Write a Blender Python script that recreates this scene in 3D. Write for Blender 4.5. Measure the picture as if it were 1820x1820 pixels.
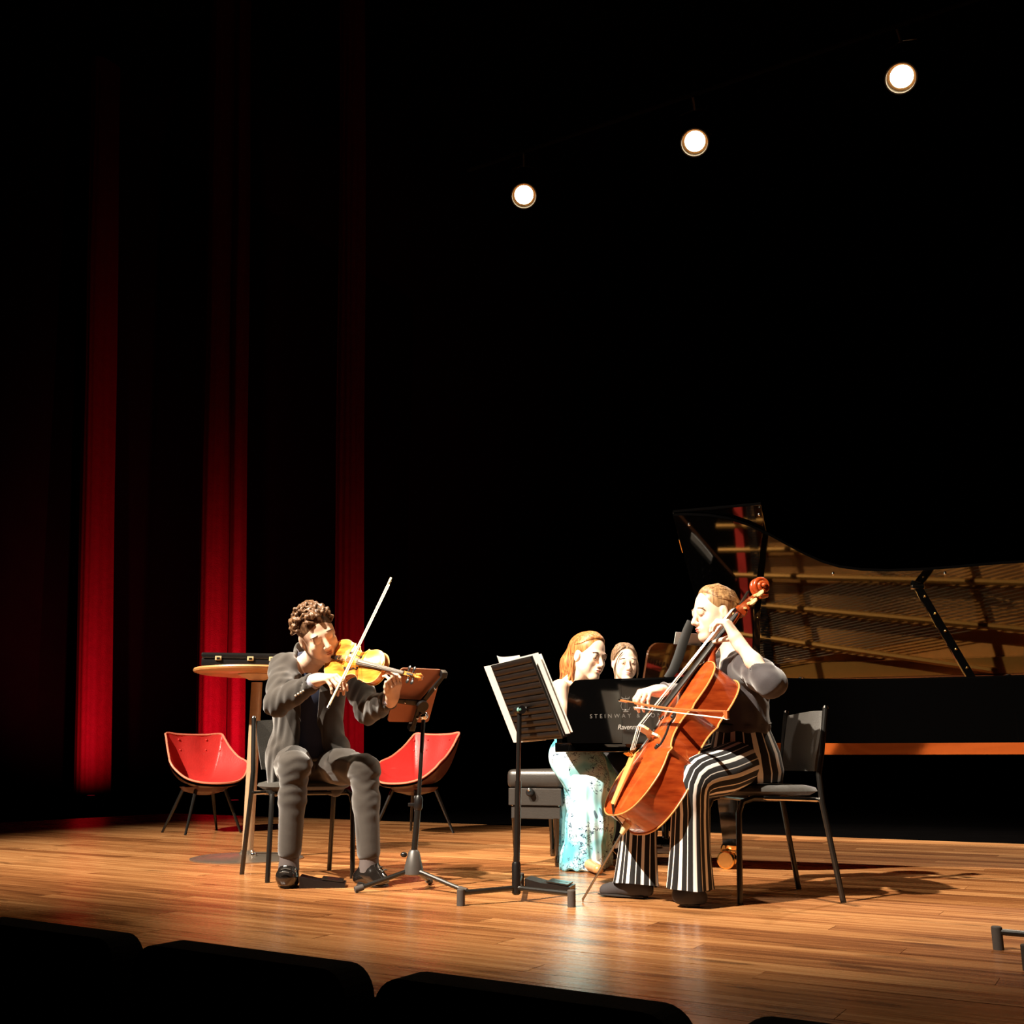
import bpy, bmesh, math, random
import numpy as np
from mathutils import Vector, Matrix, Euler

for o in list(bpy.data.objects): bpy.data.objects.remove(o, do_unlink=True)
scene = bpy.context.scene
COL = scene.collection
R = math.radians
PI = math.pi

# ------------------------------------------------------------------ camera
HC = .575                                   # eye height above the stage boards
PITCH = math.atan(442/1850)
cd = bpy.data.cameras.new('camera'); cam = bpy.data.objects.new('camera', cd); COL.objects.link(cam)
cam.location = (0, 0, HC); cam.rotation_euler = (PI/2 + PITCH, 0, 0)
cd.sensor_width = 36; cd.sensor_fit = 'HORIZONTAL'; cd.lens = 36*1850/1820
cd.clip_start = .05; cd.clip_end = 200
scene.camera = cam

# ------------------------------------------------------------------ world and the big stage lights
w = bpy.data.worlds.new('world'); scene.world = w; w.use_nodes = True
w.node_tree.nodes['Background'].inputs[0].default_value = (1, .8, .7, 1)
w.node_tree.nodes['Background'].inputs[1].default_value = .0006

def spot(name, loc, target, energy, color, size_deg, blend, radius):
    l = bpy.data.lights.new(name, 'SPOT'); l.energy = energy; l.color = color
    l.spot_size = R(size_deg); l.spot_blend = blend; l.shadow_soft_size = radius
    o = bpy.data.objects.new(name, l); COL.objects.link(o); o.location = loc
    d = Vector(target) - Vector(loc); o.rotation_euler = d.to_track_quat('-Z', 'Y').to_euler()
    return o
WARM = (1, .87, .70)
spot('front_of_house_light', (-3.9, .9, 6.9), (1.0, 5.75, .45), 10300, WARM, 37, .9, .07)
spot('front_of_house_light', (-6.0, 2.6, 6.2), (-1.4, 7.3, .45), 8000, WARM, 42, .85, .07)
spot('stage_bar_light', (-2.2, 4.6, 7.2), (1.6, 6.6, .3), 700, WARM, 48, .8, .1)

spot('stage_bar_light', (4.6, 9.0, 6.6), (2.3, 7.2, .0), 2300, WARM, 56, .7, .1)

vs = scene.view_settings
vs.view_transform = 'Standard'; vs.look = 'None'; vs.gamma = 1; vs.use_curve_mapping = False
vs.exposure = 0.22

# ------------------------------------------------------------------ places
CP, SP = math.cos(PITCH), math.sin(PITCH)
def V(*a): return np.array(a if len(a) > 1 else a[0], float)
def nrm(v): v = np.asarray(v, float); return v/np.linalg.norm(v)
def ray(px, py):
    a = (px-910)/1850; b = -(py-910)/1850
    return V(a, CP - b*SP, SP + b*CP)
def at(px, py, Y):
    """the place seen at this spot of the picture when it lies Y metres ahead"""
    r = ray(px, py); t = Y/r[1]; return V(r[0]*t, Y, HC + r[2]*t)
def gnd(px, py, z=0):
    r = ray(px, py); t = (z-HC)/r[2]; return V(r[0]*t, r[1]*t, z)
S_ = V(.859, -.512, 0)                      # stage-right direction (along the boards)
B_ = V(.512, .859, 0)                       # up-stage direction
UP = V(0, 0, 1)

# ------------------------------------------------------------------ objects
def props(o, label=None, cat=None, group=None, kind=None):
    if label: o['label'] = label
    if cat: o['category'] = cat
    if group: o['group'] = group
    if kind: o['kind'] = kind
    return o
def thing(name, label, cat, loc=(0, 0, 0), group=None):
    o = bpy.data.objects.new(name, None); COL.objects.link(o); o.location = tuple(loc)
    o.empty_display_size = .05
    return props(o, label, cat, group)
def link(name, me, mat, parent=None, smooth=False):
    o = bpy.data.objects.new(name, me); COL.objects.link(o)
    if mat is not None:
        me.materials.clear(); me.materials.append(mat)
    if parent is not None:
        o.parent = parent
        if parent.type == 'EMPTY': o.matrix_parent_inverse = Matrix.Translation(-parent.location)
    if smooth: me.shade_smooth()
    return o
def pydata(verts, faces, name='m'):
    me = bpy.data.meshes.new(name)
    me.from_pydata([tuple(v) for v in verts], [], [tuple(f) for f in faces]); me.update()
    return me

class MB:
    """collects boxes, bars, tubes and lathes, then links them as one mesh"""
    def __init__(s): s.v = []; s.f = []
    def add(s, vs, fs):
        n = len(s.v); s.v += [tuple(map(float, v)) for v in vs]; s.f += [tuple(i+n for i in f) for f in fs]; return s
    def box(s, c, size, ax=None, bev=0):
        c = V(c); h = V(size)/2
        ax = np.eye(3) if ax is None else np.asarray(ax, float)   # rows = local axes
        if bev <= 0:
            vs = [c + sum(ax[k]*h[k]*sg[k] for k in range(3)) for sg in
                  [(-1,-1,-1),(1,-1,-1),(1,1,-1),(-1,1,-1),(-1,-1,1),(1,-1,1),(1,1,1),(-1,1,1)]]
            return s.add(vs, [(0,3,2,1),(4,5,6,7),(0,1,5,4),(1,2,6,5),(2,3,7,6),(3,0,4,7)])
        bm = bmesh.new(); bmesh.ops.create_cube(bm, size=1)
        for v in bm.verts: v.co = Vector((v.co.x*size[0], v.co.y*size[1], v.co.z*size[2]))
        bmesh.ops.bevel(bm, geom=bm.edges[:], offset=min(bev, .49*min(size)), segments=3, affect='EDGES', profile=.6)
        bm.verts.index_update()
        vs = [c + ax[0]*v.co.x + ax[1]*v.co.y + ax[2]*v.co.z for v in bm.verts]
        fs = [[v.index for v in f.verts] for f in bm.faces]; bm.free()
        return s.add(vs, fs)
    def tube(s, pts, r, n=10, caps=True, flat=None, fax=None):
        """sweep a circle (or an ellipse: flat ratio along fax) along points"""
        P = [V(p) for p in pts]; m = len(P); rr = [r]*m if np.isscalar(r) else list(r)
        T = []
        for i in range(m):
            a = P[max(i-1, 0)]; b = P[min(i+1, m-1)]; T.append(nrm(b-a))
        ref = V(fax) if fax is not None else (UP if abs(T[0][2]) < .9 else V(1, 0, 0))
        N = nrm(ref - T[0]*(ref@T[0])); vs = []; fs = []
        for i in range(m):
            if fax is not None: N = nrm(V(fax) - T[i]*(V(fax)@T[i]))
            else: N = nrm(N - T[i]*(N@T[i]))
            Bn = np.cross(T[i], N); fl = 1 if flat is None else flat
            for k in range(n):
                a = 2*PI*k/n; vs.append(P[i] + N*math.cos(a)*rr[i]*fl + Bn*math.sin(a)*rr[i])
        for i in range(m-1):
            for k in range(n):
                fs.append((i*n+k, i*n+(k+1) % n, (i+1)*n+(k+1) % n, (i+1)*n+k))
        if caps: fs += [tuple(range(n-1, -1, -1)), tuple(range((m-1)*n, m*n))]
        return s.add(vs, fs)
    def lathe(s, c, prof, ax=(0, 0, 1), n=24):
        """prof: list of (radius, height) along ax from c"""
        A = nrm(ax); ref = UP if abs(A[2]) < .9 else V(1, 0, 0)
        N = nrm(np.cross(A, ref)); Bn = np.cross(A, N); vs = []; fs = []
        for r_, h in prof:
            for k in range(n):
                a = 2*PI*k/n; vs.append(V(c) + A*h + (N*math.cos(a)+Bn*math.sin(a))*max(r_, 1e-5))
        for i in range(len(prof)-1):
            for k in range(n): fs.append((i*n+k, i*n+(k+1) % n, (i+1)*n+(k+1) % n, (i+1)*n+k))
        fs += [tuple(range(n-1, -1, -1)), tuple(range((len(prof)-1)*n, len(prof)*n))]
        return s.add(vs, fs)
    def ball(s, c, rad, ax=None, n=12, m=8):
        rad = (rad,)*3 if np.isscalar(rad) else rad
        ax = np.eye(3) if ax is None else np.asarray(ax, float); vs = []; fs = []
        for i in range(m+1):
            t = PI*i/m
            for k in range(n):
                a = 2*PI*k/n; q = (math.sin(t)*math.cos(a)*rad[0], math.sin(t)*math.sin(a)*rad[1], math.cos(t)*rad[2])
                vs.append(V(c) + ax[0]*q[0] + ax[1]*q[1] + ax[2]*q[2])
        for i in range(m):
            for k in range(n): fs.append((i*n+k, (i+1)*n+k, (i+1)*n+(k+1) % n, i*n+(k+1) % n))
        return s.add(vs, fs)
    def prism(s, poly, o, ex, ey, ez, h):
        """polygon (x, y) in the frame o, ex, ey extruded by h along ez"""
        n = len(poly); vs = [V(o)+V(ex)*x+V(ey)*y for x, y in poly]; vs += [v+V(ez)*h for v in vs]
        fs = [tuple(range(n-1, -1, -1)), tuple(range(n, 2*n))] + [(i, (i+1) % n, n+(i+1) % n, n+i) for i in range(n)]
        return s.add(vs, fs)
    def build(s, name, mat, parent=None, smooth=False, sharp=35):
        me = pydata(s.v, s.f, name)
        o = link(name, me, mat, parent)
        bm = bmesh.new(); bm.from_mesh(me); bmesh.ops.recalc_face_normals(bm, faces=bm.faces[:]); bm.to_mesh(me); bm.free()
        if smooth:
            me.shade_smooth()
            try: me.set_sharp_from_angle(angle=R(sharp))
            except Exception: pass
        return o

# ------------------------------------------------------------------ materials
MATS = {}
def mat(name, col, rough=.5, metal=0, spec=.5, coat=0, var=.12, scale=30, bump=0, bscale=200, sheen=0, emit=None, estr=0, ior=None, sub=0):
    if name in MATS: return MATS[name]
    m = bpy.data.materials.new(name); m.use_nodes = True; nt = m.node_tree; b = nt.nodes['Principled BSDF']
    MATS[name] = m
    b.inputs['Roughness'].default_value = rough; b.inputs['Metallic'].default_value = metal
    b.inputs['Specular IOR Level'].default_value = spec; b.inputs['Coat Weight'].default_value = coat
    b.inputs['Coat Roughness'].default_value = .05
    if ior: b.inputs['IOR'].default_value = ior
    if sheen: b.inputs['Sheen Weight'].default_value = sheen; b.inputs['Sheen Roughness'].default_value = .5
    if sub:
        b.inputs['Subsurface Weight'].default_value = sub; b.inputs['Subsurface Radius'].default_value = (.012, .004, .002)
    tc = nt.nodes.new('ShaderNodeTexCoord')
    n = nt.nodes.new('ShaderNodeTexNoise'); n.inputs['Scale'].default_value = scale; n.inputs['Detail'].default_value = 3
    nt.links.new(tc.outputs['Object'], n.inputs['Vector'])
    mx = nt.nodes.new('ShaderNodeMix'); mx.data_type = 'RGBA'
    mx.inputs['A'].default_value = tuple(c*(1-var) for c in col)+(1,)
    mx.inputs['B'].default_value = tuple(min(1, c*(1+var)) for c in col)+(1,)
    nt.links.new(n.outputs['Fac'], mx.inputs['Factor']); nt.links.new(mx.outputs['Result'], b.inputs['Base Color'])
    if bump:
        n2 = nt.nodes.new('ShaderNodeTexNoise'); n2.inputs['Scale'].default_value = bscale; n2.inputs['Detail'].default_value = 4
        nt.links.new(tc.outputs['Object'], n2.inputs['Vector'])
        bp = nt.nodes.new('ShaderNodeBump'); bp.inputs['Strength'].default_value = bump; bp.inputs['Distance'].default_value = .01
        nt.links.new(n2.outputs['Fac'], bp.inputs['Height']); nt.links.new(bp.outputs['Normal'], b.inputs['Normal'])
    if emit:
        b.inputs['Emission Color'].default_value = tuple(emit)+(1,); b.inputs['Emission Strength'].default_value = estr
    return m
def nodes(m): return m.node_tree, m.node_tree.nodes['Principled BSDF']
def mth(nt, op, a, b=None, c=None):
    n = nt.nodes.new('ShaderNodeMath'); n.operation = op
    for i, x in enumerate((a, b, c)):
        if x is None: continue
        if isinstance(x, (int, float)): n.inputs[i].default_value = x
        else: nt.links.new(x, n.inputs[i])
    return n.outputs[0]
def ramp(nt, fac, stops):
    n = nt.nodes.new('ShaderNodeValToRGB'); e = n.color_ramp.elements
    while len(e) < len(stops): e.new(.5)
    for q, (p, c) in zip(e, stops): q.position = p; q.color = tuple(c)+(1,)
    nt.links.new(fac, n.inputs[0]); return n.outputs[0]

BLACKW = mat('black_velvet', (.0035, .003, .003), .95, spec=.05, var=.3, scale=3)
BLACKP = mat('black_plastic', (.006, .005, .005), .35, spec=.4)
BLACKM = mat('black_steel', (.008, .007, .006), .3, spec=.5, coat=.3)
LACQ = mat('piano_lacquer', (.0009, .0008, .0008), .06, spec=.6, coat=1.0, var=.05, ior=1.6)
CHROME = mat('chrome', (.75, .73, .7), .15, metal=1, var=.03)
BRASS = mat('brass', (.85, .52, .18), .18, metal=1, var=.1)
PAPER = mat('paper', (.86, .84, .79), .7, var=.04, scale=8)
FABRIC = mat('chair_fabric', (.026, .022, .017), .85, spec=.2, sheen=.3, bump=.4, bscale=400)
LEATHER = mat('bench_leather', (.020, .016, .013), .4, spec=.5, bump=.08, bscale=160)
# ------------------------------------------------------------------ the boards of the stage
BW, BL = .118, 2.35                         # board width and length
def floor_material():
    m = bpy.data.materials.new('stage_boards'); m.use_nodes = True; nt, b = nodes(m)
    g = nt.nodes.new('ShaderNodeNewGeometry')
    def dot(vec):
        n = nt.nodes.new('ShaderNodeVectorMath'); n.operation = 'DOT_PRODUCT'; n.inputs[1].default_value = tuple(vec)
        nt.links.new(g.outputs['Position'], n.inputs[0]); return n.outputs['Value']
    s, bk = dot(S_), dot(B_)
    row = mth(nt, 'FLOOR', mth(nt, 'DIVIDE', bk, BW))
    off = mth(nt, 'FRACT', mth(nt, 'MULTIPLY', row, .377))
    seg = mth(nt, 'FLOOR', mth(nt, 'ADD', mth(nt, 'DIVIDE', s, BL), off))
    cmb = nt.nodes.new('ShaderNodeCombineXYZ'); nt.links.new(row, cmb.inputs[0]); nt.links.new(seg, cmb.inputs[1])
    wn = nt.nodes.new('ShaderNodeTexWhiteNoise'); wn.noise_dimensions = '3D'; nt.links.new(cmb.outputs[0], wn.inputs['Vector'])
    rnd = wn.outputs['Value']
    c2 = nt.nodes.new('ShaderNodeCombineXYZ')
    nt.links.new(mth(nt, 'ADD', mth(nt, 'MULTIPLY', s, 1.3), mth(nt, 'MULTIPLY', rnd, 9)), c2.inputs[0])
    nt.links.new(mth(nt, 'MULTIPLY', bk, 34), c2.inputs[1]); nt.links.new(mth(nt, 'MULTIPLY', rnd, 20), c2.inputs[2])
    n1 = nt.nodes.new('ShaderNodeTexNoise'); n1.inputs['Scale'].default_value = 1; n1.inputs['Detail'].default_value = 5; n1.inputs['Roughness'].default_value = .62
    nt.links.new(c2.outputs[0], n1.inputs['Vector'])
    c3 = nt.nodes.new('ShaderNodeCombineXYZ')
    nt.links.new(mth(nt, 'MULTIPLY', s, 2.2), c3.inputs[0]); nt.links.new(mth(nt, 'MULTIPLY', bk, 9), c3.inputs[1])
    n2 = nt.nodes.new('ShaderNodeTexNoise'); n2.inputs['Scale'].default_value = 1.0; n2.inputs['Detail'].default_value = 4
    nt.links.new(c3.outputs[0], n2.inputs['Vector'])
    t = mth(nt, 'ADD', mth(nt, 'MULTIPLY', n1.outputs['Fac'], .75), mth(nt, 'MULTIPLY', rnd, .25))
    colr = ramp(nt, t, [(.26, (.115, .038, .013)), (.42, (.255, .096, .031)), (.55, (.39, .170, .060)), (.72, (.54, .275, .110))])
    scuff = ramp(nt, n2.outputs['Fac'], [(.30, (.35, .32, .30)), (.40, (1, 1, 1))])
    mx = nt.nodes.new('ShaderNodeMix'); mx.data_type = 'RGBA'; mx.blend_type = 'MULTIPLY'; mx.inputs['Factor'].default_value = .8
    nt.links.new(colr, mx.inputs['A']); nt.links.new(scuff, mx.inputs['B']); nt.links.new(mx.outputs['Result'], b.inputs['Base Color'])
    rg = nt.nodes.new('ShaderNodeMapRange'); rg.inputs['To Min'].default_value = .17; rg.inputs['To Max'].default_value = .36
    nt.links.new(n1.outputs['Fac'], rg.inputs['Value']); nt.links.new(rg.outputs['Result'], b.inputs['Roughness'])
    b.inputs['Specular IOR Level'].default_value = .45
    bp = nt.nodes.new('ShaderNodeBump'); bp.inputs['Strength'].default_value = .12; bp.inputs['Distance'].default_value = .004
    nt.links.new(n1.outputs['Fac'], bp.inputs['Height']); nt.links.new(bp.outputs['Normal'], b.inputs['Normal'])
    return m
FLOORM = floor_material()
def sb(s, b, z=0): return S_*s + B_*b + UP*z
E0 = float(gnd(1250, 1850)@B_)              # front edge of the stage
E1 = float(gnd(800, 1464)@B_)               # where the boards end and the black floor begins
EM = E0 + round((6.0-E0)/BW)*BW; EM = round(EM/BW)*BW; E0 = math.floor(E0/BW)*BW
E1 = round(E1/BW)*BW
SL, SR = -9.5, 6.5
mb = MB(); mb.box(sb((SL+SR)/2, (E0+EM)/2, -.09), (SR-SL, EM-E0, .12), [S_, B_, UP])
mb.box(sb((SL+SR)/2, (EM+E1)/2, -.075), (SR-SL, E1-EM, .15), [S_, B_, UP])
floor = mb.build('floor', FLOORM); props(floor, 'long orange-brown stage boards running across the whole stage', 'floor', kind='structure')
random.seed(3)
r0, r1 = round(E0/BW), round(EM/BW)
for r_ in range(r0, r1):
    off = (r_*.377) % 1.0
    k0 = math.floor(SL/BL + off); k1 = math.ceil(SR/BL + off)
    for k in range(k0, k1):
        a = max(SL, (k-off)*BL); c = min(SR, (k+1-off)*BL)
        mid = sb((a+c)/2, (r_+.5)*BW)
        if c-a < .05 or mid[1] < .4: continue
        ends = [sb(a, (r_+.5)*BW), sb(c, (r_+.5)*BW)]
        # leave out boards that lie wholly outside the view
        def ang(p): return p[0]/max(p[1], .05)
        if min(ang(e) for e in ends) > .75 or max(ang(e) for e in ends) < -.75: continue
        bb = MB(); bb.box(sb((a+c)/2, (r_+.5)*BW, -.014+random.uniform(-.0006, .0004)), (c-a-.002, BW-.0022, .028), [S_, B_, UP], bev=0)
        bb.build('board', FLOORM, floor)
blk = mat('black_stage_floor', (.0015, .0013, .0013), 1.0, spec=.0, var=.3, scale=4)
mb = MB(); mb.box(sb((SL+SR)/2, E1+8, -.08), (SR-SL+24, 16, .15), [S_, B_, UP])
props(mb.build('floor_black', blk), 'black painted rear stage floor behind the boards', 'floor', kind='structure')
mb = MB(); mb.box(sb(0, E0+.05, -.5), (SR-SL, .1, .7), [S_, B_, UP])
props(mb.build('trim_1', blk), 'black front face of the stage', 'stage front', kind='structure')
mb = MB(); mb.box(sb(0, E0-4, -.9), (24, 8, .1), [S_, B_, UP])
props(mb.build('floor_audience', blk), 'dark floor of the auditorium', 'floor', kind='structure')
# black masking round the stage
for nm, c, sz, lab in (('wall_back', sb(-3, E1+13, 6), (44, .2, 14), 'black backdrop far behind the stage'),
                       ('wall_left', sb(-16, E1-1, 6), (.2, 30, 14), 'black side masking beyond the curtains'),
                       ('wall_right', sb(13, E1-1, 6), (.2, 30, 14), 'black side masking behind the piano tail'),
                       ('ceiling', sb(-2, E1-1, 13), (40, 30, .2), 'black space above the stage')):
    mb = MB(); mb.box(c, sz, [S_, B_, UP]); props(mb.build(nm, BLACKW), lab, nm.split('_')[0], kind='structure')

# ------------------------------------------------------------------ red curtains lit from their feet
CURT = mat('red_curtain', (.085, .0036, .009), .7, spec=.12, var=.25, scale=12, bump=.8, bscale=60)
def curtain(px0, px1, Y, prof, label, energy, lx, zlow=0, lean=.05, tilt=.0):
    a = at(px0, 1352, Y); c = at(px1, 1352, Y); a[2] = c[2] = 0
    n = 60; H = 15; vs = []; fs = []
    zs = [zlow, .6, 1, 2, 3.5, 5, 7, 9, 12, H]
    wid = np.linalg.norm(c-a); ex = nrm(c-a); ey = nrm(np.cross(UP, ex))   # ey points away from the hall
    for z in zs:
        for i in range(n+1):
            t = i/n; q = a + (c-a)*t + ey*prof(t)*(1-.06*z/H) + ex*((.02*math.sin(z*.9+t*7))*(z/H) - lean*z)
            vs.append(q + UP*z)
    m = len(vs); vs += [V(v)+ey*.02 for v in vs]
    for j in range(len(zs)-1):
        for i in range(n):
            q = (j*(n+1)+i, j*(n+1)+i+1, (j+1)*(n+1)+i+1, (j+1)*(n+1)+i)
            fs.append(q); fs.append(tuple(m+x for x in q[::-1]))
    o = link('curtain', pydata(vs, fs), CURT, None, True)
    props(o, label, 'curtain', 'red curtains at the back of the stage')
    # the small floor light that washes it
    b = a + (c-a)*lx - ey*1.9
    t = thing('floor_light', 'small black floor light', 'light', b, 'red floor lights')
    t['label'] = {'l': 'small black floor light under the leftmost red curtain', 'm': 'small black floor light under the tallest red curtain',
                  'r': 'small black floor light under the red curtain behind the violinist'}['l' if 'leftmost' in label else 'm' if 'tallest' in label else 'r']
    mbh = MB(); mbh.lathe(b + UP*.02, [(.05, 0), (.06, .02), (.06, .10), (.052, .105)], n=16); mbh.build('housing', BLACKP, t, True)
    mbh = MB(); mbh.lathe(b + UP*.122, [(.048, 0), (.048, .004)], n=16)
    mbh.build('lens', mat('red_lens', (.4, .01, .03), .3, emit=(1, .02, .06), estr=.15), t)
    tgt = a + (c-a)*.62 + UP*1.55
    l = spot('curtain_wash', b + UP*.16, tgt, energy, (1, .035, .09), 73, 1, .03); l.parent = t
    l.matrix_parent_inverse = Matrix.Translation(-t.location)
    return o
curtain(120, 187, 16.3, lambda t: .34*(2*t-1)**2 + .006*math.sin(t*40), 'leftmost red curtain fold, bright along its lower edge', 760, 2.0, lean=.075)
curtain(342, 434, 14.6, lambda t: (.26*((t-.30)/.32)**2 if t < .62 else .17*((t-.83)/.21)**2+.01) + .006*math.sin(t*46), 'tallest and brightest red curtain, behind the bar table', 1250, 1.55, zlow=.32)
curtain(592, 648, 13.4, lambda t: .16*(1.3*t-.9)**2 + .006*math.sin(t*30), 'dim red curtain rising behind the violinist', 330, 1.6, zlow=.2, lean=.03)

# ------------------------------------------------------------------ three spotlights on a bar overhead
HOUS = mat('lamp_housing', (.02, .016, .013), .5, spec=.4)
L2 = at(1235, 252, 7.5)
mb = MB(); mb.tube([L2 - S_*2.2 + UP*.44, L2 + S_*3 + UP*.44], .024, 12)
props(mb.build('lighting_bar', BLACKW), 'black lighting bar carrying the three spotlights overhead', 'bar')
LENS = mat('lit_lens', (1, .9, .7), .4, emit=(1, .80, .50), estr=26, var=.02)
REFL = mat('lamp_reflector', (.75, .45, .18), .35, metal=.6, var=.1)
for i, (k, lab) in enumerate(((-1.6, 'lit spotlight lowest and furthest left of the three overhead'), (0, 'lit spotlight in the middle of the three overhead'), (1.6, 'lit spotlight highest and furthest right of the three overhead'))):
    P = L2 + S_*k; d = nrm(V(.0, .6, HC) - P + V(0, 2.2, -.4))
    t = thing('spotlight', lab, 'spotlight', P, 'spotlights on the overhead bar')
    mb = MB(); mb.lathe(P - d*.27, [(.03, 0), (.085, .03), (.10, .10), (.112, .16), (.116, .30), (.106, .30), (.102, .22), (.03, .19)], d, 28); mb.build('housing', HOUS, t, True)
    mb = MB(); mb.lathe(P - d*.045, [(.104, .03), (.098, .005), (.06, 0), (.0, -.002)], d, 28); mb.build('reflector', REFL, t, True)
    mb = MB(); mb.lathe(P - d*.03, [(.0, -.004), (.096, 0), (.085, .014), (.05, .026), (0, .03)], d, 28); mb.build('lens', LENS, t, True)
    mb = MB(); q = nrm(np.cross(d, UP))
    mb.tube([P - d*.15 + q*.122, P - d*.15 + q*.122 + UP*.22, P - d*.15 + UP*.26, P - d*.15 - q*.122 + UP*.22, P - d*.15 - q*.122], .009, 8)
    mb.tube([P - d*.15 + UP*.25, P + UP*.4155], .012, 8); mb.build('yoke', BLACKM, t, True)
    tg = V(.2, 4.2, 0) + S_*k*.8
    l = spot('spotlight_beam', P + d*.07, tg, 150, (1, .72, .42), 42, .7, .09); l.parent = t
    l.matrix_parent_inverse = Matrix.Translation(-t.location)

# ------------------------------------------------------------------ the row of seats in front of the camera
SEATM = mat('seat_fabric', (.002, .0018, .002), .95, spec=.05, bump=.2, bscale=300)
def seat_row():
    # the tops of the backs lie on a line parallel to the stage edge
    a = gnd(240, 1676, 0); c = gnd(665, 1734, 0)
    drop = .56/np.linalg.norm(c-a)*HC; zt = HC-drop
    p0 = gnd(240, 1676, zt); p1 = gnd(665, 1734, zt); e = nrm(p1-p0); pit = np.linalg.norm(p1-p0)
    n = nrm(np.cross(UP, e))
    labs = {-1: 'black auditorium seat at the lower left corner', 0: 'black auditorium seat below the violinist', 1: 'black auditorium seat at bottom centre', 2: 'black auditorium seat at the bottom edge, right of centre'}
    for k in (-1, 0, 1, 2):
        o = p0 + e*pit*k; W = .505; rad = .05
        t = thing('auditorium_seat', labs[k], 'seat', V(o[0], o[1], -.85), 'row of auditorium seats')
        poly = [(0, -.62), (W, -.62), (W, -.0-rad)] + [(W-rad+rad*math.cos(x), -rad+rad*math.sin(x)) for x in np.linspace(0, PI/2, 7)] + [(rad+rad*math.cos(x), -rad+rad*math.sin(x)) for x in np.linspace(PI/2, PI, 7)]
        mb = MB(); mb.prism(poly, o, e, UP, n, .07); mb.build('backrest', SEATM, t)
        mb = MB(); mb.box(o + e*W/2 + n*.30 - UP*(zt+.42), (W*.92, .46, .12), [e, n, UP], bev=.03); mb.build('seat_cushion', SEATM, t)
        for x in (.03, W-.03):
            mb = MB(); mb.box(V((o+e*x+n*.12)[0], (o+e*x+n*.12)[1], (zt-.62-.85)/2), (.05, .2, zt-.62+.85), [e, n, UP]); mb.build('leg', SEATM, t)
seat_row()
# ------------------------------------------------------------------ furniture of the stage
def frame(loc, facing):
    """rows: right, forward, up of a thing that faces along 'facing'"""
    f = nrm(V(facing[0], facing[1], 0)); r = np.cross(f, UP); o = V(loc)
    return (lambda x, y, z: o + r*x + f*y + UP*z), np.array([r, f, UP])
def stage_chair(loc, facing, label):
    g, ax = frame(loc, facing)
    t = thing('stacking_chair', label, 'chair', loc, 'black stacking chairs of the players')
    for s in (-1, 1):
        mb = MB(); mb.tube([g(s*.215, .205, 0), g(s*.210, .19, .36), g(s*.205, .17, .405), g(s*.20, .12, .42), g(s*.195, -.0, .418)], .0125, 10); mb.build('leg', BLACKM, t, True)
        mb = MB(); mb.tube([g(s*.235, -.235, 0), g(s*.225, -.175, .40), g(s*.222, -.17, .52), g(s*.222, -.19, .61), g(s*.222, -.22, .80)], [.0125]*3+[.012, .012], 10)
        lg = mb.build('leg', BLACKM, t, True)
        mb = MB(); mb.tube([g(s*.222, -.22, .798), g(s*.222, -.221, .808)], [.0135, .009], 10); mb.build('end_cap', CHROME, lg, True)
        mb = MB(); mb.tube([g(s*.215, -.18, .412), g(s*.205, .0, .418), g(s*.20, .10, .420)], .0095, 10); mb.build('side_rail', CHROME, t, True)
    mb = MB(); mb.tube([g(-.20, .13, .415), g(.20, .13, .415)], .010, 10); mb.build('cross_rail', BLACKM, t, True)
    mb = MB(); mb.tube([g(-.215, -.16, .412), g(.215, -.16, .412)], .010, 10); mb.build('cross_rail', BLACKM, t, True)
    # padded seat, thin towards its rim
    vs, fs, nn, mm = [], [], 32, 5
    for j, (k, z) in enumerate([(.0, .432), (.86, .430), (1, .447), (.97, .462), (.80, .472), (.0, .474)]):
        for i in range(nn):
            a = 2*PI*i/nn; e = 4.5; cx = abs(math.cos(a))**(2/e)*math.copysign(1, math.cos(a)); cy = abs(math.sin(a))**(2/e)*math.copysign(1, math.sin(a))
            vs.append(g(cx*.215*k, cy*.205*k+.005, z))
    for j in range(5):
        for i in range(nn): fs.append((j*nn+i, j*nn+(i+1) % nn, (j+1)*nn+(i+1) % nn, (j+1)*nn+i))
    mb = MB(); mb.add(vs, fs); mb.build('seat', FABRIC, t, True, 60)
    # curved back panel between the tubes
    vs, fs, n = [], [], 14
    for side in (0, 1):
        for j in range(6):
            h = j/5; z = .53 + .265*h; wd = .205*(1-.14*(1-h)**2)
            for i in range(n+1):
                x = -1+2*i/n; y = -.17 - .055*max(0, (z-.56))/.26 - .035*(1-x*x) - side*.014
                vs.append(g(x*wd, y, z - .012*(x*x)*h))
    m = 6*(n+1)
    for j in range(5):
        for i in range(n):
            q = (j*(n+1)+i, j*(n+1)+i+1, (j+1)*(n+1)+i+1, (j+1)*(n+1)+i); fs += [q, tuple(m+x for x in q[::-1])]
    for j in range(5):
        for i in (0, n): fs.append((j*(n+1)+i, (j+1)*(n+1)+i, m+(j+1)*(n+1)+i, m+j*(n+1)+i))
    for i in range(n):
        for j in (0, 5): fs.append((j*(n+1)+i, j*(n+1)+i+1, m+j*(n+1)+i+1, m+j*(n+1)+i))
    mb = MB(); mb.add(vs, fs); mb.build('backrest', FABRIC, t, True, 50)
    return t
stage_chair((-1.088, 5.60, 0), (.46, -.888), 'black stacking chair that the violinist sits on')
stage_chair((1.118, 4.80, 0), (-.99, -.13), 'black stacking chair with grey padding that the cellist sits on')

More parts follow.
